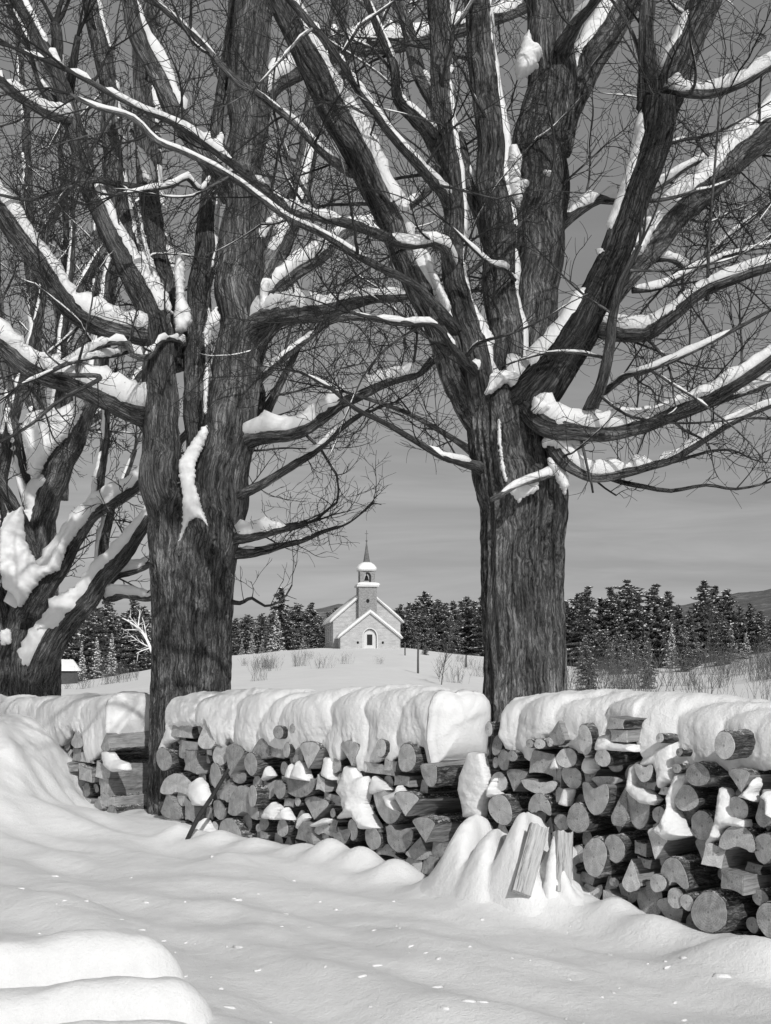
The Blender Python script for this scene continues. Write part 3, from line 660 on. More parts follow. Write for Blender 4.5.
# ---- third maple at the far left, plastered with snow
Y3 = 20.0
T3trunk = [(20, 780, 36), (21, 720, 32), (22, 690, 30), (22, 665, 29), (24, 645, 26), (26, 630, 18)]
L3 = [
 ([(40, 690, 16), (42, 665, 17), (50, 645, 15), (68, 622, 12.5), (87, 600, 11), (103, 577, 9.5), (123, 553, 8), (143, 527, 6.5), (156, 508, 5), (180, 485, 4), (200, 450, 3)], -.3, -1.0),
 ([(20, 660, 18), (28, 612, 14.5), (47, 582, 12), (63, 555, 10.5), (78, 528, 9), (97, 508, 8.5), (120, 497, 7), (143, 480, 5.5), (165, 455, 4), (190, 430, 3)], .1, -.7),
 ([(22, 650, 14), (32, 590, 12), (37, 548, 12), (42, 512, 13.5), (55, 475, 13.5), (69, 445, 12.5), (82, 420, 9.5), (92, 395, 8), (100, 350, 7), (105, 310, 6.5), (112, 270, 6), (120, 235, 5), (124, 190, 4), (122, 140, 3)], .2, .8),
 ([(40, 530, 8), (35, 512, 7.5), (24, 480, 6.5), (16, 440, 5.5), (10, 400, 5), (4, 350, 4), (-2, 290, 3)], .3, .9),
 ([(98, 590, 6), (112, 596, 5), (125, 593, 4.5), (150, 597, 4), (180, 590, 3), (210, 585, 2)], -.6, -1.0),
 ([(98, 590, 5), (115, 575, 4.5), (140, 568, 4), (156, 560, 3), (185, 545, 2)], -.6, .3),
 ([(97, 510, 5), (99, 480, 4.5), (104, 450, 4), (107, 410, 3.5), (106, 370, 3), (110, 320, 2.2)], .0, .8),
 ([(98, 580, 5), (103, 540, 5), (112, 505, 4), (124, 480, 2.6), (135, 450, 2)], -.2, .8),
 ([(5, 660, 16), (0, 620, 14), (-8, 560, 12), (-4, 500, 10), (6, 440, 7), (18, 400, 5), (30, 350, 4), (42, 300, 3.5), (45, 240, 3)], .2, 1.0),
 ([(69, 445, 7), (58, 410, 6), (62, 370, 5), (64, 330, 4), (70, 280, 3), (74, 220, 2.4)], .5, 1.2),
 ([(35, 560, 6), (20, 520, 6), (4, 490, 5), (-20, 450, 4)], .2, -.6),
]
L3 = [(l[0], l[1], l[2], {'snow': 1.0, 'gap': .55, 'tl': 1.1}) for l in L3]
P3 = [
 (tile(0, 430, 3, [(70, 220), (75, 330), (110, 400), (140, 410), (180, 330), (230, 230), (300, 190), (380, 170), (440, 110), (445, 135), (400, 195), (320, 215), (260, 270), (200, 350), (180, 420), (130, 440), (90, 490), (60, 540), (40, 490), (10, 480), (0, 420), (0, 300), (20, 250), (50, 240)]), -.42, .14),
 (tile(0, 430, 3, [(100, 605), (140, 560), (200, 500), (260, 440), (330, 380), (400, 310), (460, 230), (465, 260), (410, 330), (340, 400), (290, 450), (240, 510), (180, 600), (150, 600), (120, 600)]), -.62, .12),
 (tile(0, 430, 3, [(60, 0), (80, 60), (80, 130), (110, 150), (150, 70), (200, 20), (240, -40), (260, -120), (210, -80), (170, -60), (120, -60), (80, -50)]), .05, .16),
 (tile(0, 430, 3, [(0, 600), (30, 590), (34, 640), (0, 650)]), -.7, .08),
 (tile(0, 430, 3, [(-60, 200), (-20, 180), (0, 240), (0, 470), (-40, 500), (-70, 400)]), -.5, .2),
]
def zmin3(p): 
    px = CX+p.x*F/p.y
    return CH+(675-(600 if px < 150 else 520))*p.y/F
maple('bare maple at the far left edge, its spreading forks plastered white with snow', at(22, 700, Y3), L3, T3trunk, Vector((-.65, -.55, 1)).normalized(), 9, zmin3, .62, 1.1, P3, Y3, 1.15, .0075, .6)

# ---- thinner tree behind
Y4 = 27.0
L4 = [([(46, 560, 9), (44, 500, 8), (40, 420, 7), (36, 340, 5.5), (30, 260, 5), (28, 190, 4.5), (26, 130, 4), (22, 80, 3), (16, 20, 2.4)], 0, .3),
      ([(42, 470, 6), (60, 420, 5), (75, 370, 4.5), (90, 320, 4), (98, 260, 3.5), (96, 200, 3)], 0, 1.0),
      ([(30, 260, 4), (55, 215, 3.2), (70, 180, 2.8), (78, 120, 2)], 0, -1),
      ([(40, 420, 5), (20, 380, 4), (0, 320, 3.5), (-15, 260, 3)], 0, -1),
      ([(38, 380, 4.5), (60, 340, 4), (85, 280, 3.5), (110, 240, 3), (150, 190, 2)], 0, 1),
      ([(44, 480, 5), (80, 430, 4), (120, 400, 3.5), (150, 360, 3)], 0, .5),
      ([(60, 500, 6), (64, 430, 5), (62, 360, 4.5), (60, 300, 4), (66, 230, 3), (60, 150, 2.4)], .6, 1.5)]
L4 = [(l[0], l[1], l[2], {'snow': .8, 'gap': .2, 'tl': 1.7}) for l in L4]
maple('slim bare maple standing behind the far left snow-plastered maple', at(48, 700, Y4), L4, [(48, 740, 13), (48, 690, 12), (48, 620, 11), (46, 560, 9), (45, 540, 8)], Vector((-.6, -.5, 1)).normalized(), 13, lambda p: CH+(675-560)*p.y/F, .6, 1.2, (), Y4, 1.1, .0095, .3)
# ================================================================== WOODPILES
TILES = {'P1': (485, 710), 'P2': (617, 700), 'P3': (485, 800), 'P4': (617, 800), 'P5': (150, 710), 'P6': (250, 710), 'P7': (350, 710), 'P8': (40, 690)}
KT = 771/154.0
def tp(t, x, y): ox, oy = TILES[t]; return (ox+x/KT, oy+y/KT)
LOGS_RIGHT = [('P1', 20, 95, 34, 75, 'r', .03), ('P1', 62, 175, 48, 100, 'r', .02), ('P1', 55, 262, 34, 56, 'r', .0), ('P1', 95, 250, 64, 110, 'r', .03), ('P1', 138, 230, 48, 56, 'r', .1),
 ('P1', 225, 168, 34, 42, 'r', .13), ('P1', 275, 170, 52, 52, 'r', .13), ('P1', 322, 160, 34, 46, 'r', .1), ('P1', 355, 115, 88, 115, 'w', .1), ('P1', 290, 262, 125, 165, 'b', .03),
 ('P1', 503, 150, 68, 145, 'r', .14), ('P1', 410, 240, 92, 100, 'r', .08), ('P1', 436, 335, 90, 112, 'r', .03), ('P1', 590, 238, 74, 94, 'r', .24), ('P1', 70, 360, 74, 104, 'r', .02),
 ('P1', 158, 350, 112, 105, 'v', .03), ('P1', 275, 388, 155, 66, 'u', .05), ('P1', 78, 500, 128, 150, 'r', .08), ('P1', 275, 465, 125, 98, 'd', .06), ('P1', 390, 425, 66, 90, 'b', .02),
 ('P1', 555, 450, 155, 150, 'u', .1), ('P1', 615, 365, 140, 62, 'v', .04), ('P1', 678, 480, 74, 190, 'w', .08), ('P1', 466, 545, 102, 135, 'r', .1), ('P1', 385, 560, 72, 82, 'r', .03),
 ('P1', 655, 66, 100, 62, 'b', .28), ('P1', 670, 130, 100, 64, 'b', .24), ('P1', 530, 330, 70, 130, 'v', .0), ('P1', 360, 330, 60, 130, 'b', .0), ('P1', 340, 400, 60, 60, 'r', -.02),
 ('P2', 215, 190, 50, 44, 'r', .2), ('P2', 312, 262, 32, 40, 'r', .16), ('P2', 540, 228, 96, 138, 'r', .27), ('P2', 405, 375, 108, 122, 'r', .2), ('P2', 135, 368, 90, 84, 'u', .12),
 ('P2', 150, 425, 110, 52, 'b', .04), ('P2', 238, 452, 62, 54, 'b', .06), ('P2', 300, 342, 44, 46, 'r', .14), ('P2', 610, 402, 112, 112, 'v', .14), ('P2', 345, 490, 110, 136, 'r', .1),
 ('P2', 108, 560, 125, 170, 'u', .06), ('P2', 212, 575, 64, 84, 'r', .07), ('P2', 608, 540, 94, 112, 'r', .1), ('P2', 735, 545, 84, 165, 'w', .14), ('P4', 430, 130, 124, 140, 'r', .04),
 ('P3', 550, 285, 118, 190, 'r', .1), ('P3', 650, 243, 86, 142, 'r', .08), ('P3', 468, 270, 54, 92, 'r', -.03), ('P3', 438, 348, 38, 56, 'r', .02), ('P3', 500, 392, 120, 62, 'b', -.03),
 ('P3', 648, 412, 48, 46, 'r', .04), ('P3', 430, 510, 70, 134, 'r', .05), ('P3', 515, 578, 112, 54, 'b', .02), ('P3', 632, 510, 122, 104, 'b', .08), ('P3', 735, 378, 84, 150, 'w', .1),
 ('P3', 725, 470, 88, 90, 'u', .02), ('P3', 595, 588, 54, 44, 'b', .02), ('P3', 690, 580, 112, 60, 'b', .04), ('P4', 215, 215, 100, 155, 'v', .14), ('P4', 605, 188, 160, 118, 'd', .14),
 ('P4', 485, 272, 104, 134, 'b', .14), ('P4', 735, 242, 114, 150, 'r', .12), ('P4', 120, 240, 66, 82, 'b', .02), ('P4', 285, 358, 144, 140, 'd', .16), ('P4', 335, 412, 80, 110, 'v', .10),
 ('P4', 580, 410, 134, 118, 'b', .17), ('P4', 168, 500, 144, 172, 'r', .06), ('P4', 206, 416, 82, 94, 'r', .17), ('P4', 295, 490, 72, 102, 'r', .15), ('P4', 352, 512, 66, 82, 'r', .16),
 ('P4', 272, 575, 112, 160, 'v', .06), ('P4', 380, 612, 56, 100, 'r', .02), ('P4', 462, 562, 158, 200, 'r', .18), ('P4', 720, 490, 74, 88, 'r', .06), ('P4', 680, 625, 64, 78, 'r', .05),
 ('P4', 765, 600, 116, 172, 'r', .14), ('P4', 440, 680, 92, 62, 'b', .02), ('P4', 205, 612, 64, 62, 'b', .0), ('P4', 130, 592, 122, 80, 'b', .03), ('P4', 615, 705, 92, 74, 'r', .02),
 ('P4', 690, 340, 90, 60, 'b', .03), ('P4', 140, 310, 74, 64, 'b', .0), ('P4', 830, 300, 110, 140, 'r', .1), ('P4', 860, 130, 120, 150, 'r', .12), ('P4', 850, 460, 100, 120, 'u', .1), ('P4', 870, 700, 120, 120, 'r', .1), ('P4', 760, 720, 80, 70, 'b', .03)]
LOGS_MID = [('P5', 160, 100, 88, 90, 'b', .04), ('P5', 200, 188, 100, 80, 'b', .03), ('P5', 290, 112, 66, 160, 'w', .08), ('P5', 70, 247, 64, 108, 'r', .08), ('P5', 205, 260, 64, 112, 'b', .05),
 ('P5', 138, 370, 116, 104, 'd', .05), ('P5', 100, 480, 104, 132, 'w', .05), ('P5', 165, 440, 44, 82, 'r', .01), ('P5', 200, 500, 64, 154, 'b', .05), ('P5', 120, 572, 122, 54, 'b', .03),
 ('P5', 355, 222, 54, 116, 'r', .04), ('P5', 420, 252, 92, 146, 'v', .08), ('P5', 505, 270, 68, 112, 'r', .12), ('P5', 555, 172, 74, 134, 'w', .06), ('P5', 630, 208, 104, 66, 'b', .02),
 ('P5', 643, 112, 74, 64, 'r', .15), ('P5', 685, 200, 38, 78, 'r', .1), ('P5', 330, 332, 84, 134, 'r', .05), ('P5', 440, 340, 112, 54, 'u', .01), ('P5', 430, 402, 84, 84, 'b', .0),
 ('P5', 375, 400, 54, 124, 'b', .03), ('P5', 350, 500, 64, 94, 'r', .01), ('P5', 470, 452, 134, 154, 'd', .07), ('P5', 515, 430, 54, 112, 'r', .13), ('P5', 540, 372, 84, 84, 'r', .01),
 ('P5', 590, 400, 94, 94, 'u', .01), ('P5', 650, 396, 74, 92, 'r', .07), ('P5', 400, 590, 134, 94, 'd', .07), ('P5', 490, 562, 94, 84, 'r', -.01), ('P5', 572, 570, 38, 62, 'r', .06),
 ('P5', 546, 590, 28, 42, 'r', .03), ('P5', 570, 622, 44, 44, 'b', .02), ('P5', 665, 590, 114, 92, 'r', .1), ('P5', 697, 462, 54, 54, 'b', .02), ('P5', 740, 455, 48, 52, 'r', .04), ('P5', 715, 90, 30, 44, 'r', .09),
 ('P6', 245, 222, 54, 94, 'b', .04), ('P6', 298, 226, 100, 124, 'v', .09), ('P6', 425, 276, 74, 84, 'r', .04), ('P6', 495, 212, 94, 114, 'v', .08), ('P6', 240, 386, 174, 94, 'u', .05), ('P6', 355, 366, 38, 92, 'b', .08),
 ('P6', 330, 492, 132, 104, 'v', .03), ('P6', 415, 450, 94, 64, 'b', -.02), ('P6', 416, 516, 44, 48, 'r', .03), ('P6', 268, 606, 104, 114, 'b', .07), ('P6', 370, 592, 84, 64, 'd', .05), ('P6', 420, 576, 54, 62, 'b', .05),
 ('P6', 515, 600, 54, 104, 'r', .06), ('P6', 455, 632, 94, 84, 'u', .06), ('P6', 380, 622, 62, 54, 'b', .01), ('P6', 320, 672, 54, 64, 'b', .01), ('P7', 150, 292, 160, 62, 'b', .05), ('P7', 205, 280, 60, 60, 'b', .06), ('P7', 155, 192, 54, 84, 'r', .1),
 ('P7', 285, 242, 80, 144, 'r', .11), ('P7', 400, 332, 86, 108, 'u', .16), ('P7', 375, 382, 54, 74, 'b', .02), ('P7', 262, 352, 94, 64, 'b', .02), ('P7', 195, 482, 154, 174, 'u', .07), ('P7', 285, 470, 116, 114, 'v', .17),
 ('P7', 368, 600, 104, 114, 'v', .17), ('P7', 115, 642, 134, 112, 'r', .08), ('P7', 247, 652, 124, 124, 'u', .08), ('P7', 340, 692, 94, 104, 'w', .06), ('P7', 182, 702, 94, 64, 'b', .02), ('P7', 320, 777, 84, 104, 'r', .05),
 ('P7', 395, 772, 74, 114, 'b', .05), ('P7', 250, 762, 64, 74, 'b', .02), ('P7', 440, 702, 74, 84, 'b', .02), ('P7', 100, 492, 44, 64, 'b', .02)]
LOGS_LEFT = [('P8', 190, 240, 66, 96, 'w', .06), ('P8', 185, 320, 50, 70, 'b', .03), ('P8', 225, 270, 50, 60, 'b', .02), ('P8', 245, 340, 60, 56, 'b', .03), ('P8', 228, 412, 90, 96, 'b', .1), ('P8', 235, 500, 80, 70, 'r', .03),
 ('P8', 228, 560, 70, 60, 'b', .03), ('P8', 290, 565, 70, 60, 'w', .08), ('P8', 110, 376, 100, 54, 'b', .12), ('P8', 328, 262, 54, 84, 'w', .12), ('P8', 320, 400, 50, 100, 'b', .07), ('P8', 325, 480, 54, 100, 'b', .06), ('P8', 340, 550, 60, 70, 'b', .07), ('P8', 360, 620, 70, 80, 'r', .08)]
CROSS = [(126, 205, 50, 'b', .12), (122, 250, 56, 'b', .08), (108, 296, 46, 'd', .02), (106, 345, 70, 'b', .05), (104, 405, 70, 'r', .0), (104, 448, 50, 'd', .0), (105, 498, 74, 'b', .05), (106, 550, 56, 'b', .0), (112, 612, 100, 'r', .1), (108, 664, 60, 'b', .04)]

def unit_outline(kind, rng):
    """list of (x, z, isbark) in [-1,1]^2, x to the right in the picture"""
    n = 34; out = []
    if kind == 'r':
        ph = rng.uniform(0, 6); e = rng.uniform(.02, .07)
        for k in range(n):
            a = 2*math.pi*k/n; q = 1+e*math.sin(2*a+ph)+e*.6*math.sin(3*a+2*ph)
            out.append((math.cos(a)*q, math.sin(a)*q, 1))
        return out
    if kind in 'ud':
        sg = 1 if kind == 'u' else -1
        for k in range(19):
            a = math.pi+math.pi*k/18; out.append((math.cos(a), (math.sin(a)*1.9+.9)*1.0, 1))
        for k in range(1, 12):
            t = k/12; out.append((1-2*t, .9+.18*math.sin(t*9+rng.random()), 0))
        return [(x, z*sg, b) for x, z, b in (out if sg > 0 else out[::-1])]
    if kind in 'wv':
        sg = 1 if kind == 'w' else -1; sk = rng.uniform(-.5, .5)
        corners = [(sk, 1.05), (-1, -.55)]
        for k in range(9): t = k/9; out.append((lerp(sk, -1, t), lerp(1.05, -.55, t), 0))
        for k in range(13):
            a = math.pi*1.0+math.pi*k/12; out.append((math.cos(a), -.55+.5*math.sin(a), 1))
        for k in range(1, 9): t = k/9; out.append((lerp(1, sk, t), lerp(-.55, 1.05, t), 0))
        return [(x, z*sg, b) for x, z, b in (out if sg > 0 else out[::-1])]
    c = [(-1+rng.uniform(0, .45), .75+rng.uniform(0, .25)), (-1+rng.uniform(0, .2), -.7-rng.uniform(0, .3)), (1-rng.uniform(0, .35), -.8-rng.uniform(0, .2)), (1-rng.uniform(0, .2), .6+rng.uniform(-.2, .4))]
    bk = rng.randrange(4)
    for i in range(4):
        a, b2 = c[i], c[(i+1) % 4]
        for k in range(7):
            t = k/7; bl = .18*math.sin(math.pi*t) if i == bk else .03*math.sin(math.pi*t)
            nx, ny = b2[1]-a[1], -(b2[0]-a[0]); l = math.hypot(nx, ny)+1e-6
            out.append((lerp(a[0], b2[0], t)-nx/l*bl, lerp(a[1], b2[1], t)-ny/l*bl, 1 if i == bk else 0))
    return out
def make_log(outline, hx, hzz, length, rng, seed, barky=True):
    sh = (rng.uniform(-.18, .18), rng.uniform(-.16, .16))
    ol = [((x*hx)*(1+.09*nz(x*1.3, z*1.3, seed)+.03*nz(x*6, z*6, seed)), (z*hzz)*(1+.09*nz(x*1.3, z*1.3, seed+5)+.03*nz(x*6, z*6, seed+9)), b) for x, z, b in outline]
    n = len(ol); V = []; A = []; Fc = []; M = []; NR = 12
    cx = sum(p[0] for p in ol)/n; cz = sum(p[1] for p in ol)/n
    bow = rng.uniform(-.02, .02)
    rad = max(hx, hzz)
    for j in range(NR+1):
        t = (j/NR)**1.2; y = t*length; tp_ = 1+rng.uniform(-.015, .015)+.06*nz(seed, y*5, 2)
        for x, z, bk in ol:
            am = (.12 if bk else .06)*min(1, .3+j)
            q = 1+am*nz(x*38+seed, y*14, z*38)+.05*nz(x*11, y*9+seed, z*11)*min(1, j)
            yy = y+(x*sh[0]+z*sh[1])*(1-t)
            V.append(Vector((cx+(x-cx)*q*tp_+bow*math.sin(t*3)*0.5, yy, cz+(z-cz)*q*tp_))); A.append((x, z, y*1.0))
    for j in range(NR):
        for k in range(n):
            k2 = (k+1) % n; Fc.append((j*n+k, j*n+k2, (j+1)*n+k2, (j+1)*n+k)); M.append(0 if (ol[k][2] and ol[k2][2] and barky) else 1)
    Fc.append(tuple(reversed(range(n)))); M.append(0)
    Fc.append(tuple(NR*n+k for k in range(n))); M.append(1)
    # cut face: fan with small saw relief
    CV = []; CF = []
    for ri, sc in enumerate((.955, .6, .25)):
        for x, z, bk in ol:
            s2 = (1-(1-sc)*(1 if bk else .35)) if ri == 0 else sc
            X = cx+(x-cx)*s2; Z = cz+(z-cz)*s2
            CV.append(Vector((X, X*sh[0]+Z*sh[1]-.004-(.002*ri)+.0015*nz(X*50, Z*50, seed), Z)))
    CV.append(Vector((cx, cx*sh[0]+cz*sh[1]-.009, cz)))
    for ri in range(2):
        for k in range(n):
            k2 = (k+1) % n; CF.append((ri*n+k, (ri+1)*n+k, (ri+1)*n+k2, ri*n+k2))
    for k in range(n): CF.append((2*n+k, 3*n, 2*n+(k+1) % n))
    # rim of the cut slab
    b0 = len(CV)
    for k in range(n): v = CV[k].copy(); v.y += .006; CV.append(v)
    for k in range(n):
        k2 = (k+1) % n; CF.append((b0+k, k, k2, b0+k2))
    return (V, Fc, A, M), (CV, CF)
ALL_LOGS = []
def put_log(kind, loc, hx, hzz, rot, length, rng, pile, small=False):
    seed = rng.uniform(0, 50)
    (V, Fc, A, M), (CV, CF) = make_log(unit_outline(kind, rng), hx, hzz, length, rng, seed)
    nm = 'round_log' if kind == 'r' else 'split_log'
    o = mesh_obj(nm, V, Fc, [M_LOGBARK, M_SPLIT], None, kind == 'r', A, M)
    c = mesh_obj('cut_end', CV, CF, M_CUT, o, False)
    o.location = loc; o.rotation_euler = rot
    ALL_LOGS.append(dict(o=o, s=(loc-P0).dot(dvec), z=loc.z, r=math.sqrt(hx*hzz), kind=kind, pile=pile)); return o
def build_pile(logs, pile, s0, s1, hemz, nfill):
    rng = random.Random(hash(pile) % 1000 if False else len(logs)); placed = []
    for t, x, y, w, h, kind, prot in logs:
        px, py = tp(t, x, y); dw = w/KT/2*1.06; dh = h/KT/2*1.06
        c = px_on_plane(px, py, prot)
        hx = (px_on_plane(px+dw, py, prot)-px_on_plane(px-dw, py, prot)).length/2
        hh = abs(px_on_plane(px, py-dh, prot).z-px_on_plane(px, py+dh, prot).z)/2
        if kind == 'r' : hx = min(hx, hh*1.25)
        s, z = to_sz(c); placed.append((s, z, hx, hh))
        put_log(kind, c, hx, hh, (RAD(rng.uniform(-3, 3)), 0, ROTZ+RAD(rng.uniform(-5, 6))), .53+prot+rng.uniform(-.03, .04), rng, pile)
    cnt = 0
    for rr in (.075, .06, .048, .036, .028):
        for _ in range(900):
            if cnt >= nfill: break
            s = rng.uniform(s0, s1); z = rng.uniform(.0, 1.25)
            if z > hemz(s)+.06: continue
            R = rr*rng.uniform(.85, 1.1)
            ok = True
            for (a, b_, rx, rz) in placed:
                if ((s-a)/(rx+R*.66))**2+((z-b_)/(rz+R*.66))**2 < 1: ok = False; break
            if not ok: continue
            placed.append((s, z, R, R)); cnt += 1
            p = P0+dvec*s+nvec*rng.uniform(-.07, -.01); p.z = z
            put_log(rng.choice('rrwvubd'), p, R, R*rng.uniform(.8, 1.1), (RAD(rng.uniform(-3, 3)), 0, ROTZ+RAD(rng.uniform(-5, 6))), .38, rng, pile)
    print(pile, 'logs', len(placed), len(ALL_LOGS))

HEM_R = [(489, 728), (500, 740), (515, 757), (528, 758), (536, 742), (548, 738), (562, 747), (575, 749), (586, 758), (598, 748), (606, 726), (625, 718), (638, 722), (641, 742), (647, 764), (657, 768), (661, 783), (669, 782), (676, 766), (690, 764), (715, 766), (730, 772), (745, 768), (771, 768), (830, 770)]
HEM_M = [(163, 748), (168, 735), (172, 725), (190, 724), (205, 726), (209, 718), (215, 742), (221, 745), (228, 735), (235, 748), (247, 752), (254, 750), (262, 738), (270, 746), (283, 748), (289, 755), (298, 746), (319, 746), (326, 748), (330, 759), (337, 758), (341, 746), (352, 744), (357, 768), (363, 770), (378, 760), (397, 758), (403, 752), (410, 745), (422, 746), (426, 762), (430, 766)]
HEM_L = [(-80, 760), (60, 745), (72, 728), (80, 738), (86, 762), (92, 758), (99, 752), (103, 742), (108, 742)]
def hem_fn(tab):
    T = []
    for px, py in tab:
        p = px_on_plane(px, py, .06); s, z = to_sz(p); T.append((s, z))
    T.sort(); return lambda s: interp(T, s), T[0][0], T[-1][0]
TOPZ = [(-2, 1.40), (0, 1.43), (1.0, 1.50), (1.9, 1.53), (2.6, 1.50), (3.3, 1.37), (3.45, 1.36)]
def cap(name, label, hemtab, topf, creases, seed, sharp_right=False, sharp_left=False):
    hf, s0, s1 = hem_fn(hemtab); V = []; Fc = []; ds = .014; ns = int((s1-s0)/ds); NT = 76
    cs = sorted(creases)
    def lump(u):
        for a, b_ in zip(cs, cs[1:]):
            if a <= u < b_:
                t = (u-a)/(b_-a); w = b_-a
                return min(1.3, w/.5)*((4*t*(1-t))**.6)*(1.1-.45*t)
        return .5
    for i in range(ns+1):
        s = s0+(s1-s0)*i/ns
        zh = hf(s)-.012+.045*nz(s*11, seed, 1)+.02*nz(s*26, seed, 2)+.01*nz(s*60, seed, 2); zt = topf(s)
        el = 1.0 if sharp_right else min(1, math.sqrt(max(0, 1-(1-min(1, (s-s0)/.16))**2))+.02)
        er = 1.0 if sharp_left else min(1, math.sqrt(max(0, 1-(1-min(1, (s1-s)/.16))**2))+.02)
        e = min(el, er)
        zs = max(zt-.26, zh+.03); ring = []
        for k in range(NT):
            f = k/(NT-1)
            if f < .06: q = f/.06; o_ = lerp(-.03, .045, q); z = zh+.02*(1-q)**2; nrm = (0, -1); wt = .1
            elif f < .38:
                q = (f-.06)/.32; o_ = .045+.035*math.sin(min(1, q*1.6)*math.pi/2); z = lerp(zh, zs, q); nrm = (1, 0); wt = lerp(.25, 1, min(1, q*2.5))
            elif f > .9:
                q = (f-.9)/.1; o_ = -.55+.06*q; z = lerp(zs, zh+.01, q); nrm = (-1, 0); wt = .3
            else:
                th = (f-.38)/.52*math.pi; c, sn = math.cos(th), math.sin(th)
                o_ = -.235+.315*(abs(c)**.8)*(1 if c > 0 else -1); z = zs+(zt-zs)*(abs(sn)**.75); nrm = (c, sn); wt = 1
            back = max(0, (.08-o_)/.6)
            u = s+.55*back+.75*back*back-.22*max(0, (zs-z))+.22*nz(s*1.2, z*2.5, seed)
            lm = lump(u)
            dd = (.052*lm-.035)*wt*(1-.75*back)+.045*nz(s*1.7+seed, z*2.2, o_*3)*wt+.010*nz(s*4.5, z*3.5+seed, o_*4)*wt+.014*nz(s*7, z*6+seed, o_*7)*wt+.006*nz(s*17, z*14, o_*17)*wt+.005*nz(s*34, z*30, o_*34)*max(wt, .5)+.003*nz(s*60, z*60, o_*60)*max(.5, wt)
            o2 = o_+nrm[0]*dd; z2 = z+nrm[1]*dd
            o2 = lerp(-.2, o2, e); z2 = lerp(max(zh, zt-.25), z2, e)
            p = P0+dvec*s+nvec*o2; ring.append(Vector((p.x, p.y, z2)))
        V += ring
    for i in range(ns):
        for k in range(NT):
            k2 = (k+1) % NT; Fc.append((i*NT+k, (i+1)*NT+k, (i+1)*NT+k2, i*NT+k2))
    for base, sg in ((0, -1), (ns*NT, 1)):
        c = sum((V[base+k] for k in range(NT)), Vector())/NT; prev = base
        for q in range(1, 9):
            f = 1-q/8; b0 = len(V); bul = .17*math.sqrt(1-f*f)
            for k in range(NT):
                v = c+(V[base+k]-c)*f; v = v+dvec*(sg*(bul+(.028*nz(v.x*4, v.y*4, v.z*4+seed)+.015*nz(v.x*14, v.y*14, v.z*14))*(1-f)**.3)); V.append(v)
            for k in range(NT):
                k2 = (k+1) % NT; fc = (prev+k, b0+k, b0+k2, prev+k2); Fc.append(fc if sg < 0 else fc[::-1])
            prev = b0
    o = mesh_obj(name, V, Fc, M_SNOW)
    tag(o, label, 'snow', 'snow blankets on the woodpiles'); return hf, s0, s1
sp = lambda px: s_of(px)
crR = [sp(x) for x in (900, 850, 742, 690, 604, 566, 522, 497, 480)]+[sp(470), sp(440), sp(410)]
topR = lambda s: interp([(-1, 1.39), (0, 1.41), (.9, 1.46), (1.8, 1.50), (2.5, 1.44), (sp(500), 1.36), (sp(488), 1.30)], s)
hR, rs0, rs1 = cap('snow_bank', 'thick lobed snow blanket on the right woodpile, below the thick maple trunk', HEM_R, topR, crR, 3.0)
crM = [sp(x) for x in (560, 404, 372, 328, 291, 268, 236, 204, 160)]+[sp(130), sp(100), sp(60)]
topM = lambda s: interp([(sp(430), 1.50), (sp(400), 1.49), (sp(300), 1.45), (sp(200), 1.43), (sp(175), 1.40), (sp(163), 1.25)], s)
hM, ms0, ms1 = cap('snow_bank', 'long lobed snow blanket on the middle woodpile between the two big trunks', HEM_M, topM, crM, 8.0, sharp_right=True)
crL = [sp(x) for x in (156, 86, 40, 0, -60, -90)]+[sp(-120), sp(-150), sp(-180)]
topL = lambda s: interp([(sp(108), 1.40), (sp(60), 1.32), (sp(-80), 1.25)], s)
hL, ls0, ls1 = cap('snow_bank', 'snow blanket on the left woodpile, running behind the deep snow bank', HEM_L, topL, crL, 12.0, sharp_right=True)
build_pile(LOGS_RIGHT, 'right', rs0-.0, rs1-.05, hR, 52)
build_pile(LOGS_MID, 'middle', ms0+.05, ms1-.08, hM, 52)
build_pile(LOGS_LEFT, 'left', sp(104), sp(60), hL, 14)
rng = random.Random(44)
ce = px_on_plane(105, 760, 0)
for i, (x0, y, h, kind, outp) in enumerate(CROSS):
    t = (x0-105)/47*.6; q = ce+inv*t; q.z = CH-(690+y/KT-HZ)/F*(q.y+.1); hh = h/KT/2/F*q.y*1.08
    q = q+dvec*(hh-outp*.5)
    o = put_log(kind, q, hh*1.15, hh, (0, 0, ROTZ+RAD(rng.uniform(-4, 4))), .60-t, rng, 'cross')
    nm = ['uppermost short', 'second', 'third', 'fourth', 'fifth', 'sixth', 'seventh', 'eighth', 'ninth', 'lowest'][i]
    tag(o, f'{"barky" if kind=="r" else "split"} log seen sideways at the end of the left woodpile, {nm} from the top' if 0 < i < 9 else ('log seen sideways under the snow at the end of the left woodpile' if i == 0 else 'thick barky log seen sideways, lowest at the end of the left woodpile'), 'log', 'logs stacked in the woodpiles')
# labels: courses from the ground, places counted from the left
for pile in ('right', 'middle', 'left'):
    L = [l for l in ALL_LOGS if l['pile'] == pile]; L.sort(key=lambda l: l['z'])
    nb = {'right': 11, 'middle': 10, 'left': 4}[pile]; per = math.ceil(len(L)/nb); k = 0
    for ci in range(nb):
        row = L[ci*per:(ci+1)*per]; row.sort(key=lambda l: -l['s'])
        for i, l in enumerate(row):
            size = 'thick' if l['r'] > .085 else 'thin' if l['r'] < .045 else 'medium'
            kd = 'round log' if l['kind'] == 'r' else {'u': 'half-round flat-topped log', 'd': 'half-round dome-topped log', 'w': 'wedge-split log', 'v': 'wedge-split log', 'b': 'blocky split log'}[l['kind']]
            lab = f'{size} {kd}, {ordw(i+1)} from left in {ordw(ci+1)} course up of {pile} woodpile'
            tag(l['o'], lab, 'log', 'logs stacked in the woodpiles')

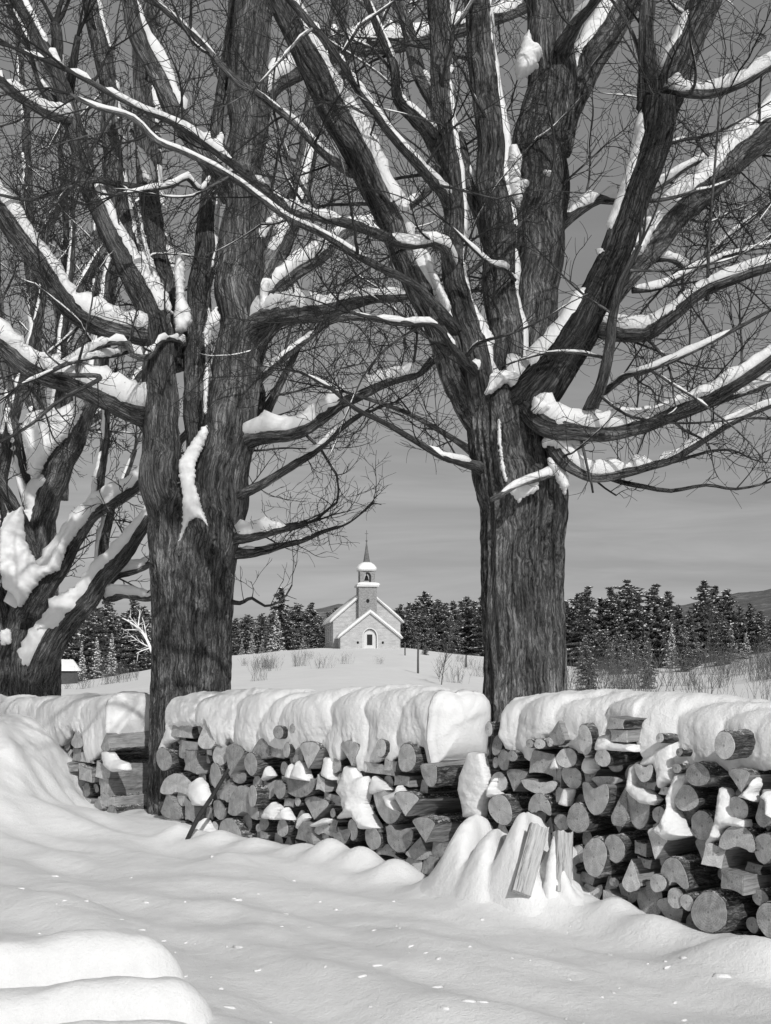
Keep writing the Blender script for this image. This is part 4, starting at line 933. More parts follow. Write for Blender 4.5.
# snow clumps caught on the log ends
def wall_patch(t, poly, prot, thick, label):
    P = [tp(t, x, y) for x, y in poly]; step = .7
    P = [(x+.5*nz(x*.5, y*.5, 1), y+.5*nz(x*.5, y*.5, 4)) for x, y in P]
    x0 = min(p[0] for p in P)-1; x1 = max(p[0] for p in P)+1; y0 = min(p[1] for p in P)-1; y1 = max(p[1] for p in P)+1
    nx = int((x1-x0)/step)+1; ny = int((y1-y0)/step)+1; ids = {}; V = []; Fc = []
    md = max((edist(x0+i*step, y0+j*step, P) for i in range(nx) for j in range(ny) if inpoly(x0+i*step, y0+j*step, P)), default=1)
    def vid(i, j, b):
        if (i, j, b) not in ids:
            x = x0+i*step; y = y0+j*step; d = edist(x, y, P) if inpoly(x, y, P) else 0
            e = min(1, d/max(1.5, md)); f = (y-y0)/(y1-y0)
            h = thick*math.sqrt(1-(1-e)**2)*(.45+.75*f)*(1+.22*nz(x*.15, y*.15, 2)+.08*nz(x*.5, y*.5, 2))
            p = px_on_plane(x+.5*nz(x*.9, y*.9, 5), y+.5*nz(x*.9, y*.9, 8), prot)+nvec*(h if not b else -.07)
            ids[(i, j, b)] = len(V); V.append(p)
        return ids[(i, j, b)]
    cells = {(i, j) for i in range(nx) for j in range(ny) if inpoly(x0+(i+.5)*step, y0+(j+.5)*step, P)}
    for i, j in cells:
        Fc.append((vid(i, j, 0), vid(i, j+1, 0), vid(i+1, j+1, 0), vid(i+1, j, 0)))
        Fc.append((vid(i, j, 1), vid(i+1, j, 1), vid(i+1, j+1, 1), vid(i, j+1, 1)))
        for di, dj, a, b in ((-1, 0, (i, j), (i, j+1)), (1, 0, (i+1, j+1), (i+1, j)), (0, -1, (i+1, j), (i, j)), (0, 1, (i, j+1), (i+1, j+1))):
            if (i+di, j+dj) not in cells: Fc.append((vid(*a, 1), vid(*b, 1), vid(*b, 0), vid(*a, 0)))
    _o = mesh_obj('snow_clump', V, Fc, M_SNOW); smo(_o, 4)
    tag(_o, label, 'snow', 'snow clumps caught on the woodpile faces')
CL = [
 ('P2', [(300, 366), (345, 372), (340, 420), (296, 490), (285, 540), (310, 600), (330, 640), (372, 680), (270, 705), (196, 650), (240, 600), (262, 540), (258, 470)], .10, .10, 'tall pointed snow cone near the centre of the right woodpile'),
 ('P2', [(515, 436), (545, 445), (565, 480), (560, 540), (575, 585), (640, 600), (648, 640), (560, 632), (530, 650), (524, 690), (480, 712), (438, 742), (480, 680), (500, 600), (508, 500)], .12, .07, 'long ragged snow streak right of the tall cone on the right woodpile'),
 ('P2', [(690, 385), (697, 430), (676, 470), (694, 512), (640, 492), (606, 486), (652, 450)], .15, .05, 'small forked snow clump under the big log near the right edge'),
 ('P2', [(745, 455), (775, 480), (790, 600), (760, 575), (745, 505), (718, 484)], .16, .05, 'snow streak on the wedge-shaped log at the right edge'),
 ('P2', [(60, 340), (100, 305), (90, 370), (80, 420), (150, 455), (205, 500), (180, 528), (120, 518), (70, 480), (48, 450)], .09, .04, 'curved snow strip left of the short bark stubs on the right woodpile'),
 ('P2', [(110, 335), (135, 285), (200, 235), (270, 215), (285, 330), (290, 405), (240, 420), (212, 448), (203, 360), (190, 328)], .09, .06, 'drooping snow tongue hanging between bark stubs on the right woodpile'),
 ('P1', [(357, 225), (378, 292), (326, 300), (338, 258)], .08, .03, 'small snow wedge left of the round log below the snow lip'),
 ('P1', [(500, 235), (540, 245), (546, 300), (512, 322), (490, 290)], .1, .05, 'snow clump below the tilted oval log on the right woodpile'),
 ('P1', [(392, 390), (428, 400), (405, 484), (370, 475)], .09, .03, 'narrow snow clump low on the left part of the right woodpile'),
 ('P1', [(40, 330), (32, 395), (75, 425), (18, 442), (12, 400)], .08, .04, 'snow clump at the left end of the right woodpile'),
 ('P1', [(572, 130), (620, 120), (640, 160), (742, 176), (748, 212), (640, 205), (560, 206), (556, 170)], .22, .05, 'snow pad under two dark bark logs near the top of the pile'),
 ('P5', [(96, 60), (122, 60), (126, 150), (84, 172), (62, 236), (38, 244), (62, 150)], .05, .06, 'snow sliding down the left end of the middle woodpile'),
 ('P5', [(238, 338), (266, 370), (292, 450), (280, 482), (230, 480), (192, 410), (206, 365)], .08, .09, 'rounded snow cone left of the leaning dark stick'),
 ('P5', [(270, 540), (300, 590), (330, 628), (228, 628), (232, 596)], .05, .12, 'low snow heap at the foot of the leaning dark stick'),
 ('P5', [(580, 278), (618, 332), (562, 358)], .05, .05, 'tiny snow cone high in the left half of the middle woodpile'),
 ('P5', [(612, 458), (648, 490), (632, 552), (566, 545), (580, 495)], .1, .07, 'left one of two snow cones on a round log low in the middle woodpile'),
 ('P5', [(672, 484), (710, 552), (628, 550)], .13, .06, 'right one of two snow cones on a round log low in the middle woodpile'),
 ('P5', [(700, 264), (722, 300), (716, 347), (682, 340), (690, 290)], .06, .05, 'thin snow cone beside a taller one, middle woodpile, upper part'),
 ('P5', [(740, 250), (772, 280), (794, 357), (714, 346), (722, 290)], .07, .07, 'taller snow cone beside a thin one, middle woodpile, upper part'),
 ('P6', [(370, 236), (404, 238), (410, 300), (410, 355), (363, 330)], .06, .05, 'snow tongue left of a dark round log under the middle snow lip'),
 ('P6', [(475, 280), (520, 290), (540, 340), (572, 330), (592, 400), (572, 470), (644, 592), (568, 598), (530, 535), (436, 547), (480, 500), (468, 440), (440, 410)], .08, .11, 'biggest pointed snow streak in the middle of the middle woodpile'),
 ('P6', [(614, 328), (704, 400), (610, 424), (598, 390)], .06, .05, 'slanting snow clump right of the biggest streak, middle woodpile'),
 ('P6', [(735, 376), (775, 425), (712, 452), (742, 512), (690, 482), (668, 430), (728, 408)], .12, .05, 'jagged snow clump on a flat-topped log in the middle woodpile'),
 ('P6', [(265, 516), (290, 538), (228, 604), (238, 545)], .08, .03, 'thin snow wedge on a square split log at the pile foot'),
 ('P6', [(306, 574), (360, 543), (404, 543), (392, 568), (318, 588)], .09, .05, 'flat snow pad on a small log near the foot of middle woodpile'),
 ('P7', [(590, 215), (650, 215), (672, 290), (684, 370), (668, 440), (655, 540), (570, 540), (560, 470), (540, 400), (546, 330), (566, 280)], .03, .05, 'rounded snow slump at the right end of the middle woodpile'),
 ('P8', [(310, 308), (346, 300), (380, 348), (430, 366), (438, 405), (370, 414), (328, 380)], .1, .08, 'snow lump on the lengthwise logs left of the forked maple'),
]
for c in CL: wall_patch(*c)

# ------------------------------------------------------------------ slabs leaning on the pile under snow
def blob(name, paths, label, cat, voxel=.018):
    mb = MB()
    for path in paths:
        P = resample(path, .04)
        mb.tube(P, 20, None)
        for q in (P[0], P[-1]):
            c, r = q; b0 = len(mb.V); NA = 8
            for i in range(NA+1):
                for k in range(16):
                    a = math.pi*i/NA; ph = 2*math.pi*k/16
                    mb.V.append(c+Vector((math.sin(a)*math.cos(ph), math.sin(a)*math.sin(ph), math.cos(a)))*r*.98)
            for i in range(NA):
                for k in range(16):
                    k2 = (k+1) % 16; mb.F.append((b0+i*16+k, b0+(i+1)*16+k, b0+(i+1)*16+k2, b0+i*16+k2))
    mb.A = []
    o = mb.build(name, M_SNOW)
    r = o.modifiers.new('r', 'REMESH'); r.mode = 'VOXEL'; r.voxel_size = voxel; r.use_smooth_shade = True
    s = o.modifiers.new('s', 'SMOOTH'); s.factor = .6; s.iterations = 14
    t = bpy.data.textures.new(name, 'CLOUDS'); t.noise_scale = .12; t.noise_depth = 3
    d = o.modifiers.new('d', 'DISPLACE'); d.texture = t; d.strength = .022; d.mid_level = .5
    tag(o, label, cat); return o
def gpt(px, py, up=0.0):
    p = gp(px, py); p.z = up; return p
def tongue(top_px, top_y, prot, base_px, base_y, r0, r1):
    a = px_on_plane(top_px, top_y, prot); b_ = gpt(base_px, base_y, -.02)
    a = a-Vector((0, 0, r0))
    b_ = b_-Vector((0, 0, .12)); m_ = a.lerp(b_, .5)+Vector((0, 0, -.04))
    return [(a, r0), (a.lerp(b_, .3), lerp(r0, r1, .28)), (m_, lerp(r0, r1, .5)), (a.lerp(b_, .8), lerp(r0, r1, .8)), (b_, r1)]
RG = []
for tx, ty, bx, by, w0, w1 in [(474, 806, 437, 903, .115, .22), (496, 821, 464, 910, .11, .20), (526, 801, 496, 914, .095, .25), (512, 850, 486, 908, .10, .22), (555, 833, 549, 915, .06, .24), (566, 884, 566, 914, .05, .18)]:
    t_ = px_on_plane(tx, ty, .17); g_ = gp(bx, by)
    s_t, s_b = (t_-P0).dot(dvec), (g_-P0).dot(dvec); ob = (g_-P0).dot(nvec)
    RG.append((s_t, s_b, ob, t_.z, w0, w1))
def drift_h(s, o):
    tot = 0
    for s_t, s_b, ob, H, w0, w1 in RG:
        t = (o-.15)/(ob-.15); tc = max(0, min(1.25, t))
        c = lerp(s_t, s_b, tc); h = H*max(0, 1-tc)**.92
        if t < 0: h = H*(1-min(1, (-t*(ob-.15)/.22))**2*.35)
        w = lerp(w0, w1, min(1, tc)**.8)*(1+.18*nz(s*5, o*4, H)); u = abs(s-c)/w
        v = h*(1-.10*math.exp(-((o-.15)/.09)**2))*(math.exp(-u**2.6)*.86+.14*math.exp(-(u/2.4)**2))
        tot += max(0, v)**7
    return tot**(1/7)
smin = min(min(r[0], r[1]) for r in RG)-.45; smax = max(max(r[0], r[1]) for r in RG)+.40; omax = max(r[2] for r in RG)+.3
V = []; Fc = []; ds_ = .0115; nS = int((smax-smin)/ds_); nO = int((omax+.06)/ds_)
for i in range(nS+1):
    for j in range(nO+1):
        s_ = smin+i*ds_; o_ = -.06+j*ds_; q_ = P0+dvec*s_+nvec*o_
        h = drift_h(s_, o_); h += min(1, h*6)*(.02*nz(s_*6, o_*6, 2)+.008*nz(s_*17, o_*17, 5)+.003*nz(s_*45, o_*45, 5))
        V.append(Vector((q_.x, q_.y, gh(q_.x, q_.y)-.025+h)))
Fc = [(i*(nO+1)+j, (i+1)*(nO+1)+j, (i+1)*(nO+1)+j+1, i*(nO+1)+j+1) for i in range(nS) for j in range(nO)]
_d = mesh_obj('snow_drift', V, Fc, M_SNOW)
tag(_d, 'big snow drift with three peaked ridges heaped around the leaning split slabs', 'snow')
def board(name, a, b_, width, thick, wdir, label, snowy):
    ax = (b_-a); L = ax.length; ax.normalize(); w = (wdir-ax*wdir.dot(ax)).normalized(); nrm = ax.cross(w)
    root = None; NL, NW = 26, 6; V = []; Fc = []
    for j in range(NL+1):
        t = j/NL
        for k in range(NW+1):
            u = k/NW-.5
            for sd in (1, -1):
                top_j = .03*nz(u*9, 5, thick) if j == NL else 0
                V.append(a+ax*(t*L+top_j)+w*(u*width*(1+.05*nz(t*7, u, 1)))+nrm*(sd*thick/2*(1+.25*nz(t*5, u*9, sd)))+nrm*(.006*nz(u*22, t*3, 4)))
    def vi(j, k, s): return (j*(NW+1)+k)*2+s
    for j in range(NL):
        for k in range(NW):
            Fc.append((vi(j, k, 0), vi(j, k+1, 0), vi(j+1, k+1, 0), vi(j+1, k, 0))); Fc.append((vi(j, k, 1), vi(j+1, k, 1), vi(j+1, k+1, 1), vi(j, k+1, 1)))
        Fc.append((vi(j, 0, 0), vi(j+1, 0, 0), vi(j+1, 0, 1), vi(j, 0, 1))); Fc.append((vi(j, NW, 1), vi(j+1, NW, 1), vi(j+1, NW, 0), vi(j, NW, 0)))
    for k in range(NW):
        Fc.append((vi(0, k, 0), vi(0, k, 1), vi(0, k+1, 1), vi(0, k+1, 0))); Fc.append((vi(NL, k, 0), vi(NL, k+1, 0), vi(NL, k+1, 1), vi(NL, k, 1)))
    o = mesh_obj(name, [v-a for v in V], Fc, M_BOARD, None, False, [(w.dot(v-a), nrm.dot(v-a), ax.dot(v-a)) for v in V]); o.location = a
    tag(o, label, 'log', 'split slabs leaning in the snow'); return o
m, nt, b = newmat('weathered_slab')
tc = N(nt, 'ShaderNodeAttribute', attribute_name='bc').outputs['Vector']
n1 = noi(nt, mapping(nt, tc, (1, 1, .05)), 60, 6, .7); nt.links.new(ramp(nt, n1, [(.36, .12), (.48, .42), (.7, .6)]), b.inputs['Base Color'])
b.inputs['Roughness'].default_value = .85; bump(nt, b, n1, .9, .01); M_BOARD = m
A1 = px_on_plane(539, 827, .30); B1 = px_on_plane(521, 894, .56)
board('split_slab', B1, A1, .13, .05, Vector((1, .25, 0)), 'pale split slab leaning on the woodpile, its bare face showing', 0)
A2 = px_on_plane(563, 833, .19); B2 = px_on_plane(561, 893, .30)
board('split_slab', B2, A2, .12, .07, Vector((1, .5, 0)), 'pale split slab right of the bare one, its face half covered with snow', 1)
mb = MB()
s_ = [(px_on_plane(556, 838, .235), .03), (px_on_plane(555, 850, .26), .042), (px_on_plane(553, 866, .30), .05), (px_on_plane(552, 884, .34), .055), (px_on_plane(551, 900, .36), .06)]
blob('snow_strip', [s_], 'snow plastered on the right-hand leaning slab', 'snow', .012)
# dark stick
a = px_on_plane(228.5, 769, .16); b_ = gpt(186, 842, .02)
b_.z += gh(b_.x, b_.y)
mb = MB(); mb.tube(resample([(b_-Vector((0, 0, .05)), .022), (b_.lerp(a, .3), .023), (b_.lerp(a, .62)+Vector((.008, 0, 0)), .020), (a, .017)], .03), 9, lambda an, L, p, r: .12*nz(an, L*12, 2))
tag(mb.build('leaning_stick', M_STICK, None, False), 'thin dark squared stick leaning against the left part of middle woodpile', 'stick')
# snow covered timbers, bottom left foreground
def timber(a, b_, r, hgt, label, seed):
    d = (b_-a); L = d.length; d.normalize(); w = Vector((-d.y, d.x, 0)); V = []; Fc = []; NSg = 90; NK = 40
    for i in range(NSg+1):
        t = i/NSg; x = t*L; e = min(1, math.sqrt(max(0, 1-max(0, 1-(L-x)/.24)**2)))
        hh = hgt*(1+.07*nz(x*2.3, seed, 1)); rr = r*(1+.06*nz(x*2, seed, 5))
        for k in range(NK+1):
            th = math.pi*k/NK; c, sn = math.cos(th), math.sin(th)
            o_ = rr*(abs(c)**.8)*(1 if c > 0 else -1)*(1+.25*(1-sn)**2); z = -.12+(hh+.12)*(sn**.62)
            q = .035*nz(x*2.2+seed, o_*3, z*3)+.012*nz(x*6, o_*6, z*6)+.003*nz(x*22, o_*22, z*22+seed)
            p = a+d*(x if e > .999 else L-.11+.11*math.sin(math.acos(max(-1, min(1, 1-e))))*1.0 if False else x)+w*(o_*(.35+.65*e)+q)
            V.append(Vector((p.x, p.y, lerp(-.1, z+q, .2+.8*e))))
    n = NK+1
    for i in range(NSg):
        for k in range(NK): Fc.append((i*n+k, i*n+k+1, (i+1)*n+k+1, (i+1)*n+k))
        Fc.append((i*n+NK, i*n, (i+1)*n, (i+1)*n+NK))
    Fc.append(tuple(range(n))); Fc.append(tuple(NSg*n+k for k in reversed(range(n))))
    o = mesh_obj('snow_hummock', V, Fc, M_SNOW); o.data.polygons[-1].use_smooth = False
    tag(o, label, 'snow', 'blunt snow hummocks in the bottom left corner')
timber(Vector((-3.4, 5.75, 0)), Vector((-.98, 6.45, 0)), .20, .335, 'farther blunt-ended snow hummock in the bottom left corner of the foreground', 1.0)
timber(Vector((-3.0, 5.28, 0)), Vector((-.76, 5.86, 0)), .19, .25, 'nearer blunt-ended snow hummock in the bottom left corner of the foreground', 5.0)
timber(Vector((-2.4, 4.98, 0)), Vector((-.70, 5.45, 0)), .16, .16, 'lowest snow hummock cut by the bottom edge of the picture', 9.0)
# raised snow bits added as stand-ins for flecks of sunlight on the crust
rng = random.Random(3); V = []; Fc = []
for i in range(120):
    px = rng.uniform(-20, 800); py = 700+rng.uniform(.4, 1)**.8*330
    if py < 845+max(0, (px-150))*.19: continue
    p = gp(px, py); r = rng.uniform(.004, .014)*(1 if rng.random() < .85 else 1.8)
    z0 = gh(p.x, p.y); b0 = len(V); n = 8
    an = rng.uniform(0, 3); el = rng.uniform(1, 3)
    ri = [rng.uniform(.7, 1.2) for _ in range(n)]
    for ly, (s_, h) in enumerate(((1.05, -.3), (1, .25), (.65, .6))):
        for k in range(n):
            a = 2*math.pi*k/n; x = math.cos(a)*r*ri[k]*s_*el; y = math.sin(a)*r*ri[k]*s_
            V.append((p.x+x*math.cos(an)-y*math.sin(an), p.y+x*math.sin(an)+y*math.cos(an), z0+h*r))
    V.append((p.x, p.y, z0+.7*r))
    for ly in range(2):
        for k in range(n): Fc.append((b0+ly*n+k, b0+ly*n+(k+1) % n, b0+(ly+1)*n+(k+1) % n, b0+(ly+1)*n+k))
    for k in range(n): Fc.append((b0+2*n+k, b0+2*n+(k+1) % n, b0+3*n))
tag(mesh_obj('sun_fleck_bumps', V, Fc, M_SNOW), 'small snow bumps standing in for sun flecks scattered over the foreground snow', 'snow', kind='stuff')

# ================================================================== CHURCH
def prism(poly, axis_vec, z_is=2):
    """extrude a list of 3D points along a vector -> verts, faces"""
    n = len(poly); V = [Vector(p) for p in poly]+[Vector(p)+Vector(axis_vec) for p in poly]
    Fc = [tuple(range(n)), tuple(reversed(range(n, 2*n)))]+[(k, (k+1) % n, n+(k+1) % n, n+k)[::-1] for k in range(n)]
    return V, Fc
def part(name, vf, mat, parent, smooth=False, bev=0):
    o = mesh_obj(name, vf[0], vf[1], mat, parent, smooth)
    if bev:
        m_ = o.modifiers.new('b', 'BEVEL'); m_.width = bev; m_.segments = 2
    return o
def box(cx, cy, cz, sx, sy, sz):
    x0, x1, y0, y1, z0, z1 = cx-sx/2, cx+sx/2, cy-sy/2, cy+sy/2, cz-sz/2, cz+sz/2
    return prism([(x0, y0, z0), (x1, y0, z0), (x1, y0, z1), (x0, y0, z1)], (0, sy, 0))
def join(*vfs):
    V = []; Fc = []
    for v, f in vfs:
        b0 = len(V); V += list(v); Fc += [tuple(b0+i for i in q) for q in f]
    return V, Fc
def revolve(prof, n=24, seed=0, am=0, sq=0):
    V = []; Fc = []
    for i, (r, z) in enumerate(prof):
        for k in range(n):
            a = 2*math.pi*k/n; q = 1+am*nz(math.cos(a)*1.5+seed, math.sin(a)*1.5, z)
            if sq: q *= 1/max(abs(math.cos(a)), abs(math.sin(a)))**sq
            V.append(Vector((r*q*math.cos(a), r*q*math.sin(a), z)))
    for i in range(len(prof)-1):
        for k in range(n): Fc.append((i*n+k, i*n+(k+1) % n, (i+1)*n+(k+1) % n, (i+1)*n+k))
    Fc.append(tuple(range(n))[::-1]); Fc.append(tuple((len(prof)-1)*n+k for k in range(n)))
    return V, Fc
def arch(cx, hw, z0, zs, n=12, right_to_left=True):
    pts = [(cx+hw, z0), (cx+hw, zs)]+[(cx+hw*math.cos(math.pi*k/n), zs+hw*math.sin(math.pi*k/n)) for k in range(1, n)]+[(cx-hw, zs), (cx-hw, z0)]
    return pts
YC = 140.0; XC = (370-CX)/F*YC
ch = empty('church', (XC, YC, 4.1)); ch.rotation_euler = (0, 0, RAD(8)); ch.scale = (.93, 1, 1.04)
tag(ch, 'small pale wooden church with a belfry and spire on the snowy rise', 'church')
hw, ev, ap = 3.45, 1.55, 4.0
fr = [(-hw, -1.0), (-hw, ev), (0, ap), (hw, ev), (hw, -1.0)]+[(x, z if z > -.5 else -1.0) for x, z in arch(0, .78, -1.0, 1.6)]
front = prism([(x, 0, z) for x, z in fr], (0, .3, 0))
side = join(box(-hw+.15, 1.5, .27, .3, 2.4, 2.54), box(hw-.15, 1.5, .27, .3, 2.4, 2.54))
part('porch_wall', join(front, side), M_WALL, ch)
dr = part('door', prism([(x, .30, z) for x, z in arch(0, .72, -1, 1.6)], (0, .08, 0)), M_TRIM, ch)
part('door_window', box(0, .28, 1.25, .62, .04, 1.1), M_GLASS, dr)
arp = arch(0, .9, 0, 1.6); arq = arch(0, .78, 0, 1.6)[::-1]
part('door_arch', prism([(x, -.05, z) for x, z in arp+arq], (0, .05, 0)), M_TRIM, ch)
for x in (-1.42, 1.5):
    w_ = part('vent', prism([(x+.14*math.cos(k*math.pi/5), -.03, .95+.14*math.sin(k*math.pi/5)) for k in range(10)], (0, .02, 0)), M_DARK, ch)
def roof_pair(hw_, ev_, ap_, y0, y1, ov, th, mat, name, parent, snow_t):
    sl = (ap_-ev_)/hw_; L = math.hypot(hw_+ov, (hw_+ov)*sl)
    vf = []; sf = []
    for sg in (-1, 1):
        e = (sg*(hw_+ov), ap_-(hw_+ov)*sl); a_ = (0, ap_)
        poly = [(e[0], y0, e[1]), (a_[0], y0, a_[1]), (a_[0], y0, a_[1]+th), (e[0], y0, e[1]+th)]
        vf.append(prism(poly, (0, y1-y0, 0)))
        NX2, NY2 = 14, 16; V = []; Fc = []
        for i in range(NX2+1):
            for j in range(NY2+1):
                t = i/NX2; y = lerp(y0-.08, y1+.08, j/NY2)
                x = lerp(e[0]+sg*.08, 0, t); z = lerp(e[1]-.08*sl, ap_, t)+th
                edge = min(1, min(i*1.5, j*2, (NY2-j)*2)/2+.15) if True else 1
                V.append(Vector((x, y, z+.01+snow_t*edge*(1+.35*nz(x*.9, y*.7, 3)))))
        b0 = len(V)
        for v in list(V[:b0]): V.append(Vector((v.x, v.y, 0)))
        for i in range(NX2+1):
            for j in range(NY2+1):
                t = i/NX2; V[b0+i*(NY2+1)+j].z = lerp(e[1]-.08*sl, ap_, t)+th+.006
        def vi(i, j, s): return s*b0+i*(NY2+1)+j
        for i in range(NX2):
            for j in range(NY2):
                Fc.append((vi(i, j, 0), vi(i+1, j, 0), vi(i+1, j+1, 0), vi(i, j+1, 0)))
            Fc.append((vi(i, 0, 0), vi(i, 0, 1), vi(i+1, 0, 1), vi(i+1, 0, 0))); Fc.append((vi(i, NY2, 0), vi(i+1, NY2, 0), vi(i+1, NY2, 1), vi(i, NY2, 1)))
        for j in range(NY2): Fc.append((vi(0, j, 0), vi(0, j+1, 0), vi(0, j+1, 1), vi(0, j, 1)))
        sf.append((V, Fc))
    r_ = part(name, join(*vf), mat, parent)
    part('snow', join(*sf), M_SNOWFAR, r_, True)
roof_pair(hw, ev, ap, -.3, 2.7, .3, .12, M_TRIM, 'porch_roof', ch, .26)
nh, ne, na, nl = 4.0, 3.35, 6.45, 9.5
nv = prism([(-nh, 2.7, -1.5), (-nh, 2.7, ne), (0, 2.7, na), (nh, 2.7, ne), (nh, 2.7, -1.5)], (0, nl, 0))
part('nave_wall', nv, M_WALL, ch)
roof_pair(nh, ne, na, 2.4, 2.7+nl+.3, .35, .12, M_TRIM, 'nave_roof', ch, .30)
for k in range(3):
    for sg in (-1, 1):
        w_ = part('window', box(sg*(nh+.01), 5+k*2.5, 2.0, .06, .8, 1.6), M_GLASS, ch)
        part('window_frame', join(box(sg*(nh+.03), 5+k*2.5-.44, 2.0, .1, .08, 1.76), box(sg*(nh+.03), 5+k*2.5+.44, 2.0, .1, .08, 1.76), box(sg*(nh+.03), 5+k*2.5, 2.85, .1, .8, .08), box(sg*(nh+.03), 5+k*2.5, 1.15, .1, .8, .08)), M_TRIM, w_)
TY = 2.6
part('tower', box(-.05, TY, 4.0, 2.15, 2.15, 5.7), M_TOWER, ch)
part('tower_window', prism([(-.05+.2*math.cos(k*math.pi/8), TY-1.12, 5.35+.2*math.sin(k*math.pi/8)) for k in range(16)], (0, .03, 0)), M_DARK, ch)
part('cornice', box(-.05, TY, 6.92, 2.6, 2.6, .16), M_TRIM, ch)
skv = revolve([(.9, 7.0), (1.36, 7.0), (1.43, 7.08), (1.3, 7.22), (1.0, 7.32), (.85, 7.34)], 32, 3, .10, .75)
sk = part('snow_skirt', ([v+Vector((0.05, TY, 0)) for v in skv[0]], skv[1]), M_SNOWFAR, ch, True)
# belfry: four corner-posted walls with arched openings
bw = .88; z0, z1 = 7.0, 8.55; vf = []
for ang in range(4):
    out = [(-bw, z0), (-bw, z1), (bw, z1), (bw, z0)]+arch(0, .42, z0, 7.95)
    v, f = prism([(x, -bw, z) for x, z in out], (0, .16, 0))
    c, s_ = math.cos(ang*math.pi/2), math.sin(ang*math.pi/2)
    k_ = 1-.003*ang
    vf.append(([Vector((-.05+(p.x*c-p.y*s_)*k_, TY+(p.x*s_+p.y*c)*k_, p.z)) for p in v], f))
part('belfry', join(*vf), M_TOWER, ch)
bl = revolve([(.30, 7.55), (.27, 7.62), (.2, 7.8), (.16, 7.98), (.06, 8.06), (.03, 8.5)], 18)
part('bell', ([v+Vector((-.05, TY, 0)) for v in bl[0]], bl[1]), M_DARK, ch, True)
rf = revolve([(1.12, 8.52), (1.16, 8.6), (.5, 9.25), (.3, 9.4)], 24, 0, 0, .5)
rr_ = part('belfry_roof', ([v+Vector((-.05, TY, 0)) for v in rf[0]], rf[1]), M_TRIM, ch, True)
rs = revolve([(1.14, 8.63), (1.24, 8.68), (1.2, 8.9), (.95, 9.2), (.6, 9.42), (.3, 9.5)], 32, 1, .04, .35)
part('snow', ([v+Vector((-.05, TY, 0)) for v in rs[0]], rs[1]), M_SNOWFAR, rr_, True)
spr = revolve([(.42, 9.4), (.2, 10.6), (.05, 11.6)], 8)
spn = part('spire', ([v+Vector((-.05, TY, 0)) for v in spr[0]], spr[1]), M_SPIRE, ch)
fn = join(revolve([(.035, 11.5), (.035, 12.85)], 6), revolve([(.02, 11.62), (.12, 11.7), (.12, 11.78), (.02, 11.86)], 10), box(0, 0, 12.5, .42, .05, .06))
part('finial_cross', ([v+Vector((-.05, TY, 0)) for v in fn[0]], fn[1]), M_SPIRE, spn)

# low sheds
def shed(px, py, Y, w, l, eav, ridge, rot, label, name='shed'):
    p = at(px, py, Y); r_ = empty(name, (p.x, p.y, p.z-ridge)); r_.rotation_euler = (0, 0, RAD(rot)); tag(r_, label, 'shed')
    part('wall', prism([(-w/2, 0, -1.5), (-w/2, 0, eav), (0, 0, ridge), (w/2, 0, eav), (w/2, 0, -1.5)], (0, l, 0)), M_GREYWOOD, r_)
    roof_pair(w/2, eav, ridge, -.15, l+.15, .2, .06, M_GREYWOOD, 'roof', r_, .18)
shed(355, 687, 62, 1.0, 3.2, .9, 1.5, -62, 'low snow-roofed shed peeping over the middle woodpile below the church')
shed(50, 662, 118, 2.2, 2.2, .8, 1.5, -50, 'small snow-roofed cabin at the wood edge beside the far left maple')

